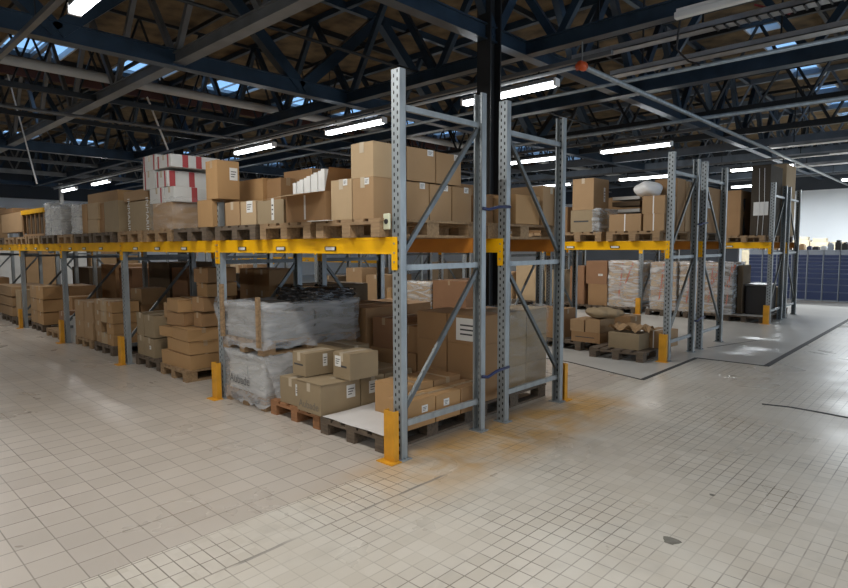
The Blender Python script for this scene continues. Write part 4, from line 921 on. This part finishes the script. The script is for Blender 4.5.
# fifth and sixth rack upper: very tall dark cartons
for q in range(3): pallet(-.09-.46-q*.885, R5-.075, B, 'upper level pallet of the fifth rack, %s from the gangway' % ORD[q], (0,1,1)[q], full=False)
xl = at(751, 200, 'y', R5).x; xm = -.10
TC = empty('tall_carton', ((xl+xm)/2, R5, UZ)); tag(TC, 'very tall dark brown carton nearly reaching the roof, with a white sheet', 'box')
pbox(708, 741, 191, UZ, Y5, .9, BROWN, 'big brown carton on the fifth rack upper level, short of the black wrapping', tape=False)
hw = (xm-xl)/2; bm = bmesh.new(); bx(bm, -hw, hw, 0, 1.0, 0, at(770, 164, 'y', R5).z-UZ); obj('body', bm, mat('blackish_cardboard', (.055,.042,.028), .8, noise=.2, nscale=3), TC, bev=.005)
bm = bmesh.new(); bx(bm, hw-.30, hw-.02, -.003, .001, .42, .70); obj('paper_label', bm, PAPER, TC)
for s in (-.2, .35): bm = bmesh.new(); tube(bm, [(hw*s, -.008, 0), (hw*s+.02, -.008, .7), (hw*s, -.008, 1.4)], .005, 5); obj('cord', bm, PLASTW, TC)
p = at(741, 215, 'y', R5+.2); bm = bmesh.new()
pts = [Vector((p.x+.015*math.sin(k), R5+.2, UZ+.1*k)) for k in range(9)]
tube(bm, [(q_.x, q_.y, q_.z) for q_ in pts], .075, 10)
for v in bm.verts: v.co.x += random.uniform(-.018, .018); v.co.y += random.uniform(-.018, .018)
tag(obj('black_wrap', bm, BLK, smooth=True), 'black crumpled wrapping standing beside the very tall carton', 'wrapping')
for k in range(1, 4): stack(-k*L-2.5, -k*L-.2, R5-.05, UZ, 4, 2, .36, TAN, 'fifth rack upper level, %s bay' % ORD[k], .8, looks=[BROWN, TAN, DULL], missing=[(k % 4, 1)])
pallet(-.6, ROW[5]-.05, .004, 'floor pallet at the end of the sixth rack', 1, full=False)
for j in range(2):
    for i in range(3): carton(-.2-.4*i-.38, -.2-.4*i, ROW[5]+.6, .4, G+.004+.26*j, G+.004+.26*(j+1), DULL, 'low carton at the end of the sixth rack, %s layer, %s in' % (('bottom','top')[j], ORD[i]), tape=False)

pallet(-.55, ROW[5]-.05, B, 'upper level pallet of the sixth rack under the tall pale carton', 1, full=False)
carton(at(776,200,'y',12.2).x-.35, -.10, 12.21, .9, UZ, at(781,164,'y',12.2).z, PALE, 'very tall pale carton standing behind the very tall dark one', tape=False)
bm = bmesh.new(); bx(bm, -1.0, -.72, -.13, .3, UZ-.004+.002, UZ+.0015); tag(obj('paper_sheet', bm, PAPER), 'white sheet sticking out under the cartons next to the open one', 'sheet')
# ---- extra yellow beams and stock far down, seen under the first rack's beam
for i, (x, y) in enumerate([(-9.2, 8.2), (-11.97, 8.2), (-14.7, 8.2)]):
    o = dup(BF); o.location = (x, y, 1.31); tag(o, 'low yellow beam far inside, %s seen under the third bay' % ORD[i], 'rack beam', 'beams of the pallet racks')

# ---- blue drawer cabinets
CY = 17.6; cw = .40; CT = 1.52
for i in range(8):
    x = 1.0-i*cw-.0; 
    r = empty('drawer_cabinet', (x-.005, CY, 0)) ; tag(r, 'blue metal drawer cabinet, %s in the row counted from the gangway side' % ORD[i], 'cabinet', 'blue drawer cabinets')
    bm = bmesh.new(); bx(bm, -cw+.01, 0, .02, .7, .004, CT); bx(bm, -.02, 0, -.012, .02, .004, CT); bx(bm, -cw+.01, 0, -.012, .02, CT-.04, CT); obj('body', bm, CABG, r)
    z = .05
    for k, hgt in enumerate([.24,.22,.18,.15,.13,.11,.11,.10,.10]):
        bm = bmesh.new(); bx(bm, -cw+.02, -.022, 0, .02, z, z+hgt-.014); d_ = obj('drawer', bm, CABB, r)
        bm = bmesh.new(); bx(bm, -cw+.04, -.042, -.012, 0, z+hgt-.035, z+hgt-.024); obj('handle', bm, HANDLE, d_); z += hgt
for i in range(20):
    x = 1.0-.18*i; h = random.uniform(.08, .3); m = random.choice([CREAM, PAPER, BLK, CABG, CB[TAN], CABB])
    bm = bmesh.new(); w = random.uniform(.05, .085); bx(bm, -w, w, 0, .3, 0, h*.8); bx(bm, -w*.7, w*.7, .05, .25, h*.8, h)
    tag(obj('small_case', bm, m, loc=(x, CY+.1+.1*(i % 2), CT), bev=.006), 'small case on the blue cabinets, %s from the %s end' % ((ORD[i], 'gangway') if i < 10 else (ORD[19-i], 'inner')), 'case', 'small cases on the drawer cabinets')
# counter with cream goods against the bright wall
for i in range(9):
    bm = bmesh.new(); x = 1.2-.55*i; hh_ = .9+random.uniform(.75, .95); bx(bm, -.26, .26, 0, .5, 0, hh_); bx(bm, -.2, .2, .05, .4, hh_, hh_+.12)
    tag(obj('storage_unit', bm, CREAM, loc=(x, 21.5, 0), bev=.01), 'cream storage unit by the bright wall, %s from the gangway side' % ORD[i], 'storage unit', 'cream units by the white wall')
# goods against the white end wall, far left
for i in range(10):
    h = random.uniform(1.2, 2.2); m = random.choice([WHITEBOX, CB[PALE], CB[TAN], GREENBL]); y = -4+i*1.15
    bm = bmesh.new(); bx(bm, 0, .8, 0, 1.0, 0, h); bx(bm, .1, .7, .1, .8, h, h+.3)
    tag(obj('far_crate', bm, m, loc=(-24.5, y, 0), bev=.01), 'far crate against the white end wall, %s in the line' % ORD[i], 'crate', 'crates by the end wall')
for i, y in enumerate((1.6, 3.9)):
    bm = bmesh.new(); bx(bm, -.06, .06, -.06, .06, 0, 4.1); tag(obj('wall_post', bm, WHITEP, loc=(-22.5, y, 0)), 'pale post in front of the end wall, %s' % ('over the yellow crate', 'beyond the wrapped stacks')[i], 'post')

# ------------------------------------------------------------------ world and view
w = bpy.data.worlds.new('world'); scene.world = w; w.use_nodes = True
bg = w.node_tree.nodes['Background']; bg.inputs[0].default_value = (.50, .72, 1.0, 1); bg.inputs[1].default_value = 1.3
# daylight from the big glazed front beyond the gangway, outside the picture
sun = bpy.data.lights.new('window_daylight', 'AREA'); sun.shape = 'RECTANGLE'; sun.size = 16; sun.size_y = 2.6; sun.energy = 120; sun.color = (.92,.96,1)
so = bpy.data.objects.new('window_daylight', sun); COL.objects.link(so); so.location = (8.9, 6, 2.2); so.rotation_euler = (math.radians(90), 0, math.radians(90))
scene.view_settings.view_transform = 'Standard'; scene.view_settings.look = 'None'; scene.view_settings.gamma = 1; scene.view_settings.use_curve_mapping = False
scene.view_settings.exposure = 0.18
scene.cycles.use_denoising = True; scene.cycles.max_bounces = 6; scene.cycles.transparent_max_bounces = 12; scene.cycles.caustics_reflective = False; scene.cycles.caustics_refractive = False
scene.cycles.sample_clamp_indirect = 4
